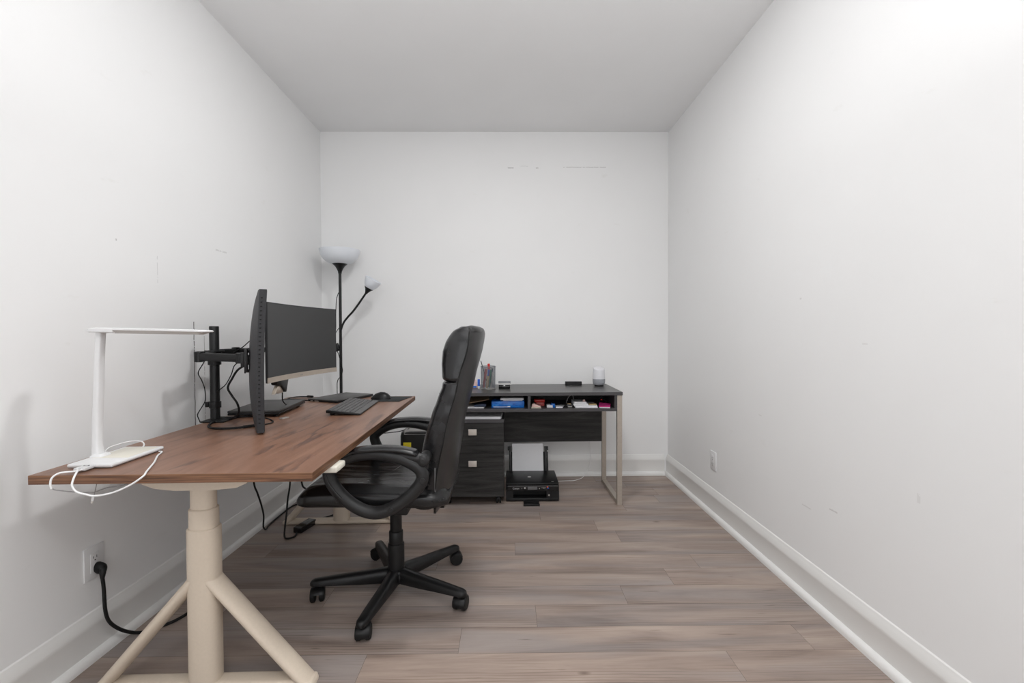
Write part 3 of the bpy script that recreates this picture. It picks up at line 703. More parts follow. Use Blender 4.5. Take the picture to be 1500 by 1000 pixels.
c = rquad(-1.335, 2.165, 0.236, 0.37, 0.10)
mb = MB(); quad_slab(mb, c, DZ+0.0235, DZ+0.0345, 0.003); mb.obj('lid', 'laptop', r)
mb = MB(); quad_slab(mb, c, DZ+0.012, DZ+0.0233, 0.004); mb.obj('body', 'black_plastic', r)
for q in (0.12, 0.88):
    for k_ in (0.1, 0.9):
        mb = MB()
        x = c[0][0]+(c[1][0]-c[0][0])*q+(c[3][0]-c[0][0])*k_; y = c[0][1]+(c[1][1]-c[0][1])*q+(c[3][1]-c[0][1])*k_
        mb.cyl((x, y, DZ), (x, y, DZ+0.0135), 0.009, seg=14)
        mb.obj('foot', 'black_rubber', r)
r = thing('laptop', 'slim closed laptop lying near the keyboard at the far end of the brown desk', 'laptop', (-1.05, 2.85, DZ))
c = [(-1.190, 2.705), (-0.985, 2.620), (-0.862, 2.915), (-1.067, 3.000)]
mb = MB(); quad_slab(mb, [(x, y) for x, y in c], DZ+0.0095, DZ+0.0155, 0.002); mb.obj('lid', 'laptop', r)
mb = MB(); quad_slab(mb, c, DZ+0.001, DZ+0.0093, 0.003); mb.obj('body', 'black_plastic', r)
d = (Vector((c[1][0], c[1][1], 0))-Vector((c[0][0], c[0][1], 0)))
for k_, w_ in ((0.10, 0.018), (0.24, 0.03)):
    mb = MB(); p = Vector((c[0][0], c[0][1], 0))+d*k_; p2 = p+d.normalized()*w_; n_ = Vector((d.y, -d.x, 0)).normalized()*0.0006
    mb.loft([[p-n_+Vector((0, 0, DZ+0.003)), p+n_+Vector((0, 0, DZ+0.003)), p+n_+Vector((0, 0, DZ+0.007)), p-n_+Vector((0, 0, DZ+0.007))],
             [p2-n_+Vector((0, 0, DZ+0.003)), p2+n_+Vector((0, 0, DZ+0.003)), p2+n_+Vector((0, 0, DZ+0.007)), p2-n_+Vector((0, 0, DZ+0.007))]])
    mb.obj('port', 'silver', r)
mb = MB(); mb.tube([(-1.192, 2.712, DZ+0.005), (-1.24, 2.70, DZ+0.004), (-1.30, 2.715, DZ+0.004), (-1.345, 2.78, DZ+0.004), (-1.330, 2.85, DZ+0.006), (-1.27, 2.865, DZ+0.006), (-1.235, 2.855, DZ+0.006)], 0.0032, 8, 8)
mb.tube([(-1.262, 2.867, DZ+0.0075), (-1.222, 2.852, DZ+0.0075)], 0.0065, 8, 1)
mb.thing('laptop_cable', 'black_rubber', (-1.27, 2.75, DZ), 'black cable with a plug looping on the desk left of the slim laptop', 'cable')
mb = MB(); mb.tube([(-1.141, 2.303, 0.850), (-1.146, 2.32, 0.80), (-1.150, 2.40, 0.762), (-1.165, 2.53, DZ+0.005), (-1.20, 2.66, DZ+0.0115), (-1.265, 2.76, DZ+0.004), (-1.33, 2.70, DZ+0.0115), (-1.355, 2.62, DZ+0.004), (-1.368, 2.56, DZ+0.004)], 0.0030, 8, 8)
mb.thing('monitor_cable', 'black_rubber', (-1.2, 2.6, DZ), 'black cable dropping from under the wide monitor to the desk', 'cable')

KM = T(-0.886, 2.212, DZ) @ Rz(0.075)
r = thing('keyboard', 'dark grey keyboard with sloping keys near the far end of the brown desk', 'keyboard', (-0.876, 2.222, DZ))
KT = KM @ Matrix.Rotation(0.118, 4, 'Y')   # back edge (wall side) raised
mb = MB(KM)
mb.prism([(0, 0.0140), (0.0, 0.0275), (0.164, 0.0085), (0.164, 0.0015)], 1, 0, 0.435, 0.0012)
mb.obj('body', 'black_plastic', r)
mb = MB(KM); rows = [(0.006, 0.025), (0.029, 0.046), (0.050, 0.067), (0.071, 0.088), (0.092, 0.109), (0.113, 0.130)]
def ktop(u): return 0.0275-0.0190*u/0.164
for i, (u0_, u1_) in enumerate(rows):
    off = (0, 0.002, 0.007, 0.010, 0.014, 0)[i]; v = 0.006
    while v < 0.425:
        kl = 0.0172
        if i == 5 and 0.05 < v < 0.15: kl = 0.094
        v1 = min(v+kl, 0.431)
        mb.prism([(u0_, ktop(u0_)-0.0005), (u0_+0.0012, ktop(u0_)+0.0028), (u1_-0.0012, ktop(u1_)+0.0028), (u1_, ktop(u1_)-0.0005)], 1, v, v1)
        v += kl+0.0019
mb.obj('keys', 'keys', r, kind='stuff')
mb = MB(KM); mb.prism([(0.1335, ktop(0.1335)-0.0005), (0.1340, ktop(0.1335)+0.0010), (0.1635, ktop(0.1635)+0.0006), (0.1635, ktop(0.1635)-0.0005)], 1, 0.001, 0.434); mb.obj('palm_edge', 'keys', r)
for v in (0.03, 0.38):
    mb = MB(KM); mb.box(0.010, 0.028, v, v+0.025, 0.0, 0.0150, 0.002)
    mb.obj('foot', 'black_rubber', r)

c = [(-0.818, 2.672), (-0.640, 2.664), (-0.604, 2.874), (-0.782, 2.884)]
mb = MB(); quad_slab(mb, c, DZ+0.0002, DZ+0.0030, 0.0008)
mb.thing('mouse_pad', 'mousepad', (-0.71, 2.77, DZ), 'black cloth mouse pad under the mouse at the far corner of the brown desk', 'mouse pad')
r = thing('computer_mouse', 'black wireless mouse on the mouse pad at the far end of the desk', 'mouse', (-0.772, 2.775, DZ+0.003))
mb = MB(); MZ = DZ+0.003; L = []
for t_, hw, hh in ((0, 0.012, 0.008), (0.04, 0.020, 0.020), (0.14, 0.028, 0.031), (0.32, 0.033, 0.041), (0.52, 0.034, 0.042), (0.72, 0.033, 0.035), (0.88, 0.030, 0.023), (0.97, 0.024, 0.014), (1, 0.016, 0.007)):
    x = -0.716-0.116*t_
    L.append([Vector((x, 2.775+math.cos(2*PI*j/24)*hw, MZ+max(0, math.sin(2*PI*j/24)*hh))) for j in range(24)])
mb.loft(L); mb.obj('shell', 'black_plastic', r)
mb = MB(); mb.cyl((-0.804, 2.771, MZ+0.0225), (-0.804, 2.779, MZ+0.0225), 0.009, seg=20); mb.obj('scroll_wheel', 'black_rubber', r)
r = MB(); quad_slab(r, [(-1.075, 2.135), (-1.055, 2.128), (-1.04, 2.165), (-1.06, 2.172)], DZ, DZ+0.006, 0.001)
r.thing('usb_stick', 'silver', (-1.06, 2.15, DZ), 'small silver stick on the desk right of the raised laptop', 'usb stick')

# ------------------------------------------------------------------ cables under the desk
mb = MB(); mb.tube([(-1.33, 2.37, 0.7155), (-1.33, 2.37, 0.50), (-1.33, 2.375, 0.364), (-1.33, 2.406, 0.299), (-1.34, 2.46, 0.217), (-1.36, 2.52, 0.13), (-1.395, 2.58, 0.045), (-1.412, 2.64, 0.0055), (-1.424, 2.70, 0.0055), (-1.430, 2.869, 0.0055), (-1.425, 2.99, 0.0055), (-1.38, 3.05, 0.0055), (-1.25, 3.10, 0.0055)], 0.0045, 8, 8)
mb.thing('power_cable', 'black_rubber', (-1.33, 2.5, 0.0), 'black cable hanging under the brown desk and trailing along the left baseboard', 'cable')
mb = MB(); mb.tube([(-1.25, 2.6, 0.7155), (-1.25, 2.6, 0.45), (-1.25, 2.6, 0.293), (-1.264, 2.6, 0.198), (-1.267, 2.59, 0.119), (-1.268, 2.57, 0.040), (-1.258, 2.545, 0.0055), (-1.23, 2.515, 0.0055), (-1.200, 2.54, 0.0055), (-1.206, 2.585, 0.010)], 0.0050, 8, 8)
mb.thing('adapter_cable', 'black_rubber', (-1.25, 2.6, 0.0), 'black cable hanging under the brown desk down to the power adapter', 'cable')
mb = MB(); mb.tube([(-1.05, 2.30, 0.7155), (-1.052, 2.30, 0.55), (-1.047, 2.3, 0.39), (-1.023, 2.3, 0.352), (-0.985, 2.31, 0.300), (-0.935, 2.32, 0.300), (-0.90, 2.33, 0.37), (-0.89, 2.33, 0.5), (-0.89, 2.33, 0.7155)], 0.0045, 8, 8)
mb.thing('hanging_cable', 'black_rubber', (-1.04, 2.3, 0.0), 'black cable under the brown desk disappearing behind the chair seat', 'cable')
r = thing('power_adapter', 'black power adapter brick on the floor under the brown desk', 'power adapter', (-1.21, 2.66, 0))
mb = MB(); quad_slab(mb, [(-1.236, 2.600), (-1.184, 2.585), (-1.152, 2.715), (-1.204, 2.73)], 0, 0.033, 0.004); mb.obj('body', 'gloss_black', r)
mb = MB(); mb.tube([(-1.178, 2.72, 0.012), (-1.16, 2.785, 0.0045), (-1.13, 2.815, 0.004), (-1.072, 2.86, 0.004), (-0.99, 2.81, 0.004), (-0.93, 2.79, 0.004), (-0.86, 2.83, 0.004)], 0.0038, 8, 8); mb.obj('cord', 'black_rubber', r)

# ------------------------------------------------------------------ floor lamp
LX, LY = -1.255, 3.425
lamp = thing('floor_lamp', 'black floor lamp with a white bowl shade and side arm, in the back left corner', 'floor lamp', (LX, LY, 0))
mb = MB(); mb.lathe((LX, LY, 0), [(0.125, 0), (0.13, 0.006), (0.125, 0.018), (0.06, 0.026), (0.02, 0.034)], 40); mb.obj('base', 'black_metal', lamp)
mb = MB(); mb.lathe((LX, LY, 0.03), [(0.0105, 0), (0.0105, 1.575)], 18); mb.obj('pole', 'black_metal', lamp)
mb = MB(); mb.lathe((LX, LY, 1.595), [(0.0125, 0), (0.014, 0.014), (0.022, 0.034), (0.036, 0.056), (0.056, 0.074), (0.057, 0.078), (0.0, 0.078)], 32); mb.obj('shade_holder', 'black_plastic', lamp)
mb = MB()
pr = [(0.050, 0.0), (0.072, 0.004), (0.096, 0.014), (0.118, 0.034), (0.134, 0.060), (0.143, 0.086), (0.147, 0.104)]
pr2 = [(rr-0.003, h+0.001) for rr, h in pr[::-1]]
mb.lathe((LX, LY, 1.667), pr+[(0.1455, 0.105)]+pr2[1:]+[(0.0, 0.003)], 48, cap=False); mb.obj('lamp_shade', 'frosted', lamp)
mb = MB(); mb.tube([(LX+0.004, LY-0.008, 1.130), (LX+0.008, LY-0.014, 1.168), (-1.224, 3.402, 1.224), (-1.190, 3.398, 1.268), (-1.150, 3.395, 1.310), (-1.110, 3.393, 1.362), (-1.075, 3.392, 1.412), (-1.046, 3.390, 1.452)], 0.0075, 12, 8); mb.obj('gooseneck', 'black_metal', lamp)
d = Vector((0.50, -0.05, 0.86)).normalized(); o_ = Vector((-1.049, 3.390, 1.447))
mb = MB(); mb.lathe_dir(o_, d, [(0.009, -0.004), (0.012, 0.006), (0.022, 0.026), (0.034, 0.040), (0.034, 0.043), (0, 0.043)], 28); mb.obj('shade_holder', 'black_plastic', lamp)
mb = MB(); pr = [(0.031, 0.041), (0.036, 0.046), (0.046, 0.060), (0.055, 0.080), (0.061, 0.104), (0.062, 0.114)]
mb.lathe_dir(o_, d, pr+[(0.060, 0.1145)]+[(rr-0.002, h+0.001) for rr, h in pr[::-1][1:]], 32, cap=False); mb.obj('lamp_shade', 'frosted', lamp)
mb = MB(); mb.tube([(LX-0.010, LY-0.006, 1.452), (-1.281, 3.42, 1.400), (-1.287, 3.42, 1.30), (-1.288, 3.42, 1.188), (-1.296, 3.42, 1.13), (-1.294, 3.42, 1.075)], 0.0028, 8, 8)
mb.tube([(-1.30, 3.42, 1.13), (-1.277, 3.41, 1.165), (-1.258, 3.41, 1.19)], 0.0025, 8, 6)
mb.tube([(-1.283, 3.42, 1.02), (-1.266, 3.41, 0.99), (-1.250, 3.41, 0.93), (-1.238, 3.41, 0.87), (-1.25, 3.41, 0.825), (-1.279, 3.42, 0.79), (-1.283, 3.42, 0.70), (-1.283, 3.43, 0.30), (-1.29, 3.45, 0.03)], 0.0028, 8, 8)
mb.obj('cord', 'black_rubber', lamp)
mb = MB(); mb.box(-1.298, -1.262, 3.408, 3.432, 1.012, 1.072, 0.006, mtx=T(-1.28, 3.42, 1.042) @ Matrix.Rotation(-0.35, 4, 'Y') @ T(1.28, -3.42, -1.042)); mb.obj('switch', 'gloss_black', lamp)

# ------------------------------------------------------------------ office chair
CX, CY = -0.4954, 1.9952
ch = thing('office_chair', 'black leather high back office chair on castors pulled up to the brown desk', 'chair', (CX, CY, 0))
# --- back: rear shell, lower cushion, headrest; section table (z, front x, seam x, rear x, half width)
SEC = [(0.405, -0.305, -0.296, -0.290, 0.150), (0.425, -0.325, -0.288, -0.272, 0.190), (0.46, -0.348, -0.285, -0.249, 0.215), (0.51, -0.357, -0.283, -0.229, 0.226), (0.58, -0.357, -0.277, -0.219, 0.231),
       (0.66, -0.354, -0.262, -0.206, 0.233), (0.72, -0.343, -0.247, -0.198, 0.235), (0.77, -0.327, -0.240, -0.189, 0.236), (0.83, -0.307, -0.224, -0.173, 0.236),
       (0.88, -0.288, -0.206, -0.160, 0.235), (0.93, -0.268, -0.194, -0.147, 0.233), (0.98, -0.270, -0.187, -0.136, 0.231), (1.02, -0.273, -0.171, -0.124, 0.230),
       (1.07, -0.269, -0.155, -0.111, 0.228), (1.11, -0.256, -0.149, -0.103, 0.224), (1.14, -0.237, -0.146, -0.099, 0.217), (1.155, -0.223, -0.147, -0.101, 0.209), (1.165, -0.206, -0.148, -0.108, 0.200)]
def sec(z):
    if z <= SEC[0][0]: return SEC[0]
    for a_, b_ in zip(SEC, SEC[1:]):
        if z <= b_[0]:
            t_ = (z-a_[0])/(b_[0]-a_[0]); return tuple(a_[k_]+(b_[k_]-a_[k_])*t_ for k_ in range(5))
    return SEC[-1]
def shell_loop(z, n=28):
    _, xf, xs, xr, hw = sec(z); L = []
    for j in range(n+1):
        y = -1+2*j/n; L.append(Vector((xs+(xr-xs)*(1-abs(y)**2.6), CY+y*hw, z)))
    for j in range(n, -1, -1):
        y = (-1+2*j/n); L.append(Vector((xs-0.010-0.004*(1-y*y), CY+y*(hw-0.006), z)))
    return L
def cush_loop(z, shrink=0.0, dip=0.0, n=40):
    _, xf, xs, xr, hw = sec(z); L = []; hw2 = hw-0.003-shrink; dep = (xs-0.004-xf)-dip-shrink*0.8
    for j in range(n+1):
        a_ = PI*j/n; y = -sgnp(math.cos(a_), 0.42); x = -max(0, math.sin(a_))**0.55*dep
        x += 0.010*math.exp(-(y/0.45)**2)
        L.append(Vector((xs-0.004+min(0, x), CY+y*hw2, z)))
    for j in range(7, 0, -1):
        y = -1+2*j/8; L.append(Vector((xs-0.004, CY+y*hw2, z)))
    return L
mb = MB(); zs = [0.405, 0.415, 0.43]+[0.45+0.02*i for i in range(35)]+[1.14, 1.15, 1.158, 1.165]
mb.loft([shell_loop(z) for z in zs]); shell = mb.obj('back_shell', 'leather_shell', ch, 50)
mb = MB(); zs = [0.445+0.012*i for i in range(42)]; zs = [z for z in zs if z < 0.94]+[0.943, 0.949]
def prof(z, a_, b_, r_, amt): 
    q = min(z-a_, b_-z)
    return 0 if q >= r_ else amt*(1-math.sqrt(max(0, 1-((r_-q)/r_)**2)))
def wr(z): return 0.0022*math.sin(z*88+1.0)*math.exp(-((z-0.86)/0.07)**2)
mb.loft([cush_loop(z, prof(z, 0.445, 0.953, 0.014, 0.010)+wr(z)*0.5, prof(z, 0.445, 0.953, 0.018, 0.012)) for z in zs]); mb.obj('back_cushion', 'leather', ch, 60)
mb = MB(); zs = [0.9535, 0.957, 0.962]+[0.97+0.0125*i for i in range(15)]+[1.152, 1.158, 1.163, 1.167, 1.170]
mb.loft([cush_loop(z, prof(z, 0.9525, 1.1705, 0.014, 0.010), prof(z, 0.9525, 1.171, 0.018, 0.012)) for z in zs]); mb.obj('headrest', 'leather', ch, 60)
# top cap of the shell (rounded)
mb = MB()
mb.loft([[Vector((-0.148+math.cos(2*PI*j/32)*a_*0.030+0.0, CY+sgnp(math.sin(2*PI*j/32), 0.6)*0.190*b_, z)) for j in range(32)] for z, a_, b_ in ((1.150, 1.45, 1.07), (1.160, 1.38, 1.05), (1.167, 1.18, 1.00), (1.172, 0.80, 0.92), (1.175, 0.3, 0.8))])
mb.obj('top_roll', 'leather_shell', ch, 60)
# piping along the seams
for s in (-1, 1):
    mb = MB(); mb.tube([Vector((sec(z)[2]-0.003, CY+s*(sec(z)[4]-0.001), z)) for z in [0.45+0.05*i for i in range(15)]], 0.0028, 8, 3)
    mb.obj('piping', 'black_rubber', ch)
mb = MB(); mb.box(-0.2875, -0.2815, CY-0.2290, CY-0.2255, 0.48, 0.618, 0.001); mb.obj('zip_seam', 'keys', ch)
# --- seat
mb = MB(); NX = 44; L = []
def seat_prof(t_):
    x = -0.824+0.586*t_
    front = 1-math.sqrt(max(0, 1-max(0, 1-t_/0.085)**2)); rear = max(0, (t_-0.90)/0.10); slope = max(0, 1-t_/0.30)
    zt = 0.550-0.034*front-0.016*slope**1.6-0.020*t_-0.03*rear**2; zb = 0.453-0.006*t_+0.020*front+0.008*rear
    hw = 0.254-0.026*front-0.040*rear**2
    return x, zt, zb, hw
for i in range(NX+1):
    t_ = (i/NX)**1.5; x, zt, zb, hw = seat_prof(t_); n = 64; ring = []
    for j in range(n):
        a_ = 2*PI*j/n; cy = sgnp(math.cos(a_), 0.55); sz = sgnp(math.sin(a_), 0.55)
        y = cy*hw; z = (zt+zb)/2+sz*(zt-zb)/2
        if sz > 0.2:
            z += 0.010*math.exp(-((abs(cy)-0.80)/0.13)**2)*min(1, t_*5) - 0.016*max(0, 1-(abs(cy)/0.72)**2)*min(1, t_*4)
        ring.append(Vector((x, CY+y, z)))
    L.append(ring)
mb.loft(L); seat = mb.obj('seat', 'leather_seat', ch, 60)
for s in (-1, 1):
    mb = MB(); mb.tube([Vector((seat_prof(t_)[0], CY+s*(seat_prof(t_)[3]*0.975), seat_prof(t_)[1]-0.026)) for t_ in [0.05+0.09*i for i in range(11)]], 0.0028, 8, 3)
    mb.obj('piping', 'black_rubber', seat)
mb = MB(); mb.tube([(-0.60, 1.80, 0.540), (-0.575, 1.88, 0.528), (-0.545, 1.96, 0.523), (-0.515, 2.05, 0.524), (-0.492, 2.12, 0.530)], 0.0016, 6, 6); mb.obj('stitching', 'keys', seat)
# rear roll of the seat pan
mb = MB(); L = []
for y, k_ in ((-0.205, 0.3), (-0.20, 0.7), (-0.18, 0.95), (0, 1.0), (0.18, 0.95), (0.20, 0.7), (0.205, 0.3)):
    L.append([Vector((-0.335+math.cos(2*PI*j/20)*0.062*k_, CY+y, 0.462+math.sin(2*PI*j/20)*0.030*k_)) for j in range(20)])
mb.loft(L); mb.obj('seat_pan', 'leather', ch, 60)
mb = MB(); mb.box(-0.62, -0.37, CY-0.10, CY+0.10, 0.405, 0.458, 0.012); mb.box(-0.56, -0.43, CY-0.06, CY+0.06, 0.36, 0.41, 0.01)
mb.tube([(-0.50, CY+0.06, 0.40), (-0.50, CY+0.20, 0.40)], 0.006, 8, 1); mb.obj('tilt_mechanism', 'black_metal', ch)
mb = MB(); mb.box(-0.296, -0.276, CY-0.04, CY+0.04, 0.385, 0.47, 0.004); mb.box(-0.42, -0.28, CY-0.04, CY+0.04, 0.385, 0.408, 0.004); mb.obj('back_bracket', 'black_metal', ch)
# --- armrests
AF = [(-0.410, 0.676), (-0.470, 0.689), (-0.530, 0.692), (-0.595, 0.680), (-0.645, 0.655), (-0.672, 0.624), (-0.660, 0.580), (-0.632, 0.541), (-0.592, 0.504), (-0.540, 0.475), (-0.489, 0.468), (-0.437, 0.485), (-0.385, 0.518), (-0.343, 0.559), (-0.322, 0.596), (-0.330, 0.630), (-0.364, 0.656)]
AX = 0.292
for s in (-1, 1):
    y = CY+s*AX
    mb = MB(); mb.tube([(x, y, z) for x, z in AF], 0.0240, 20, 6, True, flat=((0, 1, 0), 0.95))
    mb.tube([(-0.50, y, 0.690), (-0.44, y, 0.688), (-0.385, y, 0.681), (-0.340, y, 0.674), (-0.312, y-s*0.006, 0.668)], [0.017, 0.018, 0.019, 0.020, 0.021], 14, 6)
    mb.cyl((-0.318, y+s*0.020, 0.666), (-0.318, y-s*0.070, 0.666), 0.0215, bev=0.004)
    arm_ = mb.obj('armrest', 'arm_plastic', ch, 50)
    mb = MB(); pts = [(-0.640, 0.668), (-0.612, 0.690), (-0.570, 0.704), (-0.525, 0.709), (-0.461, 0.711), (-0.400, 0.706), (-0.358, 0.697), (-0.334, 0.689)]
    P = smooth_pts([(x, y, z) for x, z in pts], 6); L = []
    for i, p in enumerate(P):
        t_ = i/(len(P)-1); e = min(1, t_*9, (1-t_)*9); e = math.sqrt(max(0.05, 1-(1-e)**2))
        ring = []
        for j in range(20):
            a_ = 2*PI*j/20; ring.append(p+Vector((0, sgnp(math.cos(a_), 0.8)*0.031*e, sgnp(math.sin(a_), 0.8)*(0.0115 if math.sin(a_) > 0 else 0.012)*e)))
        L.append(ring)
    mb.loft(L); mb.obj('arm_pad', 'leather', arm_, 60)
    for x, z in ((-0.318, 0.666), (-0.318, 0.594), (-0.437, 0.485)):
        mb = MB(); k_ = y+s*(0.0200 if z > 0.66 else 0.0226)
        mb.cyl((x, k_-s*0.004, z), (x, k_+s*0.003, z), 0.0105, bev=0.002, seg=18)
        mb.obj('bolt_cover', 'arm_plastic', arm_)
    mb = MB(); mb.cyl((-0.318, CY+s*0.205, 0.600), (-0.318, y-s*0.015, 0.596), 0.014); mb.obj('fixing', 'black_metal', arm_)
    mb = MB(); mb.cyl((-0.437, CY+s*0.20, 0.452), (-0.437, y-s*0.015, 0.480), 0.014); mb.obj('fixing', 'black_metal', arm_)
    mb = MB(); mb.tube([(x, y+s*0.0215, z) for x, z in ((-0.690+0.012, 0.624), (-0.668, 0.590), (-0.640, 0.551), (-0.618, 0.528))], 0.0052, 10, 6); mb.obj('groove_rib', 'arm_plastic', arm_)
# --- column and base
mb = MB(); mb.lathe((CX, CY, 0.075), [(0.030, 0), (0.0355, 0.004), (0.0355, 0.138), (0.034, 0.143), (0.0305, 0.145), (0.0305, 0.196), (0.0285, 0.199), (0.0255, 0.20), (0.0255, 0.300)], 32); mb.obj('gas_lift', 'black_plastic', ch)
mb = MB(); mb.lathe((CX, CY, 0.050), [(0.040, 0), (0.050, 0.006), (0.052, 0.03), (0.046, 0.052), (0.036, 0.060)], 32); mb.obj('hub', 'black_plastic', ch)
angs = [-97.9, -26.0, 46.6, 118.2, -170.2]; swiv = [98, 75, 15, 150, -75]
for a_, sw in zip(angs, swiv):
    a_ = math.radians(a_); d = Vector((math.cos(a_), math.sin(a_), 0)); p = Vector((-d.y, d.x, 0)); O = Vector((CX, CY, 0))
    mb = MB(); L = []
    for rr, hw, zt, zb in ((0.025, 0.030, 0.112, 0.052), (0.06, 0.028, 0.110, 0.052), (0.14, 0.025, 0.103, 0.054), (0.24, 0.0235, 0.097, 0.060), (0.310, 0.0215, 0.092, 0.063), (0.340, 0.0205, 0.090, 0.064), (0.352, 0.016, 0.086, 0.065), (0.358, 0.009, 0.080, 0.066)):
        L.append([O+d*rr+p*x*hw+Vector((0, 0, zb+(zt-zb)*q)) for x, q in ((-0.75, 0), (-1, 0.12), (-0.92, 0.75), (-0.62, 0.96), (0, 1.0), (0.62, 0.96), (0.92, 0.75), (1, 0.12), (0.75, 0))])
    mb.loft(L); leg = mb.obj('leg', 'black_plastic', ch, 50)
    sw = math.radians(sw); e = Vector((math.cos(sw), math.sin(sw), 0)); g = Vector((-e.y, e.x, 0)); W = O+d*0.328
    mb = MB(); mb.cyl(W+Vector((0, 0, 0.050)), W+Vector((0, 0, 0.070)), 0.0085, seg=14)
    hood = []
    wc = W+e*0.012+Vector((0, 0, 0.0295))
    for gx in (-0.0265, -0.0235, 0.0235, 0.0265):
        k_ = 1.0 if abs(gx) < 0.025 else 0.93
        hood.append([wc+g*gx+e*math.cos(q)*0.0320*k_+Vector((0, 0, math.sin(q)*0.0310*k_)) for q in [math.radians(20+i*15) for i in range(13)]]+[wc+g*gx+e*math.cos(q)*0.012+Vector((0, 0, math.sin(q)*0.012)) for q in [math.radians(200-i*15) for i in range(13)]])
    mb.loft(hood); cst = mb.obj('caster', 'black_plastic', ch, 40)
    for gx in (-1, 1):
        mb = MB(); mb.cyl(wc+g*gx*0.007, wc+g*gx*0.0285, 0.0293, bev=0.005, seg=28)
        mb.obj('wheel', 'black_rubber', cst)

# ------------------------------------------------------------------ dark desk at the back wall
BX0, BX1, BY0, BY1, BZ = -0.450, 0.757, 2.966, 3.462, 0.7535
BM = T(0.15, 3.2, 0) @ Rz(0.012) @ T(-0.15, -3.2, 0)
bd = thing('writing_desk', 'charcoal wood desk with open shelves and metal legs against the back wall', 'desk', (0.15, 3.2, 0))
mb = MB(BM); t = bmesh.new(); bmesh.ops.create_cube(t, size=1)
for v in t.verts: v.co = Vector(((BX0+BX1)/2+v.co.x*(BX1-BX0), (BY0+BY1)/2+v.co.y*(BY1-BY0), BZ-0.011+v.co.z*0.022))
bmesh.ops.bevel(t, geom=t.edges[:], offset=0.001, segments=1, affect='EDGES')
for f_ in t.faces: f_.material_index = 0 if f_.normal.z > 0.6 else 1
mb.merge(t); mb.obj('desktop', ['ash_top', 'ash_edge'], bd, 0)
SX0, SX1 = BX0+0.036, 0.7215; SZ = 0.6265
mb = MB(BM); mb.box(SX0, SX1, BY0+0.003, BY1-0.10, SZ, SZ+0.0185, 0.0008); mb.obj('shelf', 'ash_edge', bd, 0)
for x in (SX0, SX1-0.018, 0.1305):
    mb = MB(BM); mb.box(x, x+0.018, BY0+0.004, BY1-0.101, SZ+0.0187, BZ-0.0222, 0.0008); mb.obj('divider' if abs(x-0.1305) < 0.01 else 'shelf_side', 'ash_edge', bd, 0)
mb = MB(BM); mb.box(SX0, SX1, BY1-0.0995, BY1-0.085, SZ, BZ-0.0222); mb.obj('shelf_back', 'ash', bd, 0)
mb = MB(BM); mb.box(-0.41, 0.712, 3.395, 3.413, 0.326, 0.6255, 0.0008); mb.obj('modesty_panel', 'ash', bd, 0)
for x in (BX0+0.002, 0.7225):
    mb = MB(BM)
    mb.box(x, x+0.0325, 2.972, 3.0, 0.0, BZ-0.0223, 0.0015)
    mb.box(x, x+0.0325, 3.428, 3.456, 0.0, BZ-0.0223, 0.0015)
    mb.box(x, x+0.0325, 3.0, 3.428, 0.0, 0.026, 0.0015)
    mb.box(x, x+0.0325, 3.0, 3.428, BZ-0.050, BZ-0.0223, 0.0015)
    mb.obj('leg_frame', 'nickel', bd, 20)

# ------------------------------------------------------------------ filing cabinet
fc = thing('filing_cabinet', 'charcoal two drawer filing cabinet on castors under the back desk', 'cabinet', (-0.231, 3.2, 0))
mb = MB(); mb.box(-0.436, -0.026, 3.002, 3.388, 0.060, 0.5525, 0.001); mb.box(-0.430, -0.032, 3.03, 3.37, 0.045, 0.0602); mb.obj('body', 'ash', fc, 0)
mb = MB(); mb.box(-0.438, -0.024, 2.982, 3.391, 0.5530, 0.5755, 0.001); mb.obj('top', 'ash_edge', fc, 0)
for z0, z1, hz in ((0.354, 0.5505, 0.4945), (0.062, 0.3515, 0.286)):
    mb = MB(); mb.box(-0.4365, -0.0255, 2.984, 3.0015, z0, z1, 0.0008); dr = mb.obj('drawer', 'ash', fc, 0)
    mb = MB(); mb.box(-0.258, -0.204, 2.962, 2.968, hz-0.0195, hz+0.0195, 0.001); mb.box(-0.238, -0.224, 2.967, 2.985, hz-0.007, hz+0.007); mb.obj('handle', 'nickel_knob', dr, 30)
for x in (-0.40, -0.062):
    for y in (3.035, 3.34):
        mb = MB(); mb.cyl((x, y, 0.030), (x, y, 0.046), 0.008, seg=12); mb.box(x-0.014, x+0.014, y-0.010, y+0.016, 0.022, 0.040, 0.004)
        cs = mb.obj('caster', 'black_plastic', fc)
        for s in (-1, 1):
            mb = MB(); mb.cyl((x+s*0.004, y+0.006, 0.0185), (x+s*0.017, y+0.006, 0.0185), 0.0185, bev=0.002, seg=22)
            mb.obj('wheel', 'black_rubber', cs)
for i in range(4):
    mb = MB(); dx = (0, 0.006, -0.004, 0.003)[i]
    quad_slab(mb, [(-0.30+dx, 2.996+0.002*i), (-0.048+dx, 2.992+0.002*i), (-0.040+dx, 3.19), (-0.295+dx, 3.195)], 0.5757+i*0.0036, 0.5757+(i+1)*0.0036-0.0003, 0.0)
    mb.thing('paper_pad', 'paper', (-0.17, 3.09, 0.5757+i*0.0036), ('white paper pad at the bottom of the stack on the filing cabinet', 'white paper pad second from the bottom on the filing cabinet', 'white paper pad second from the top on the filing cabinet', 'topmost white paper pad on the filing cabinet')[i], 'paper', 'paper pads on the filing cabinet', 0)

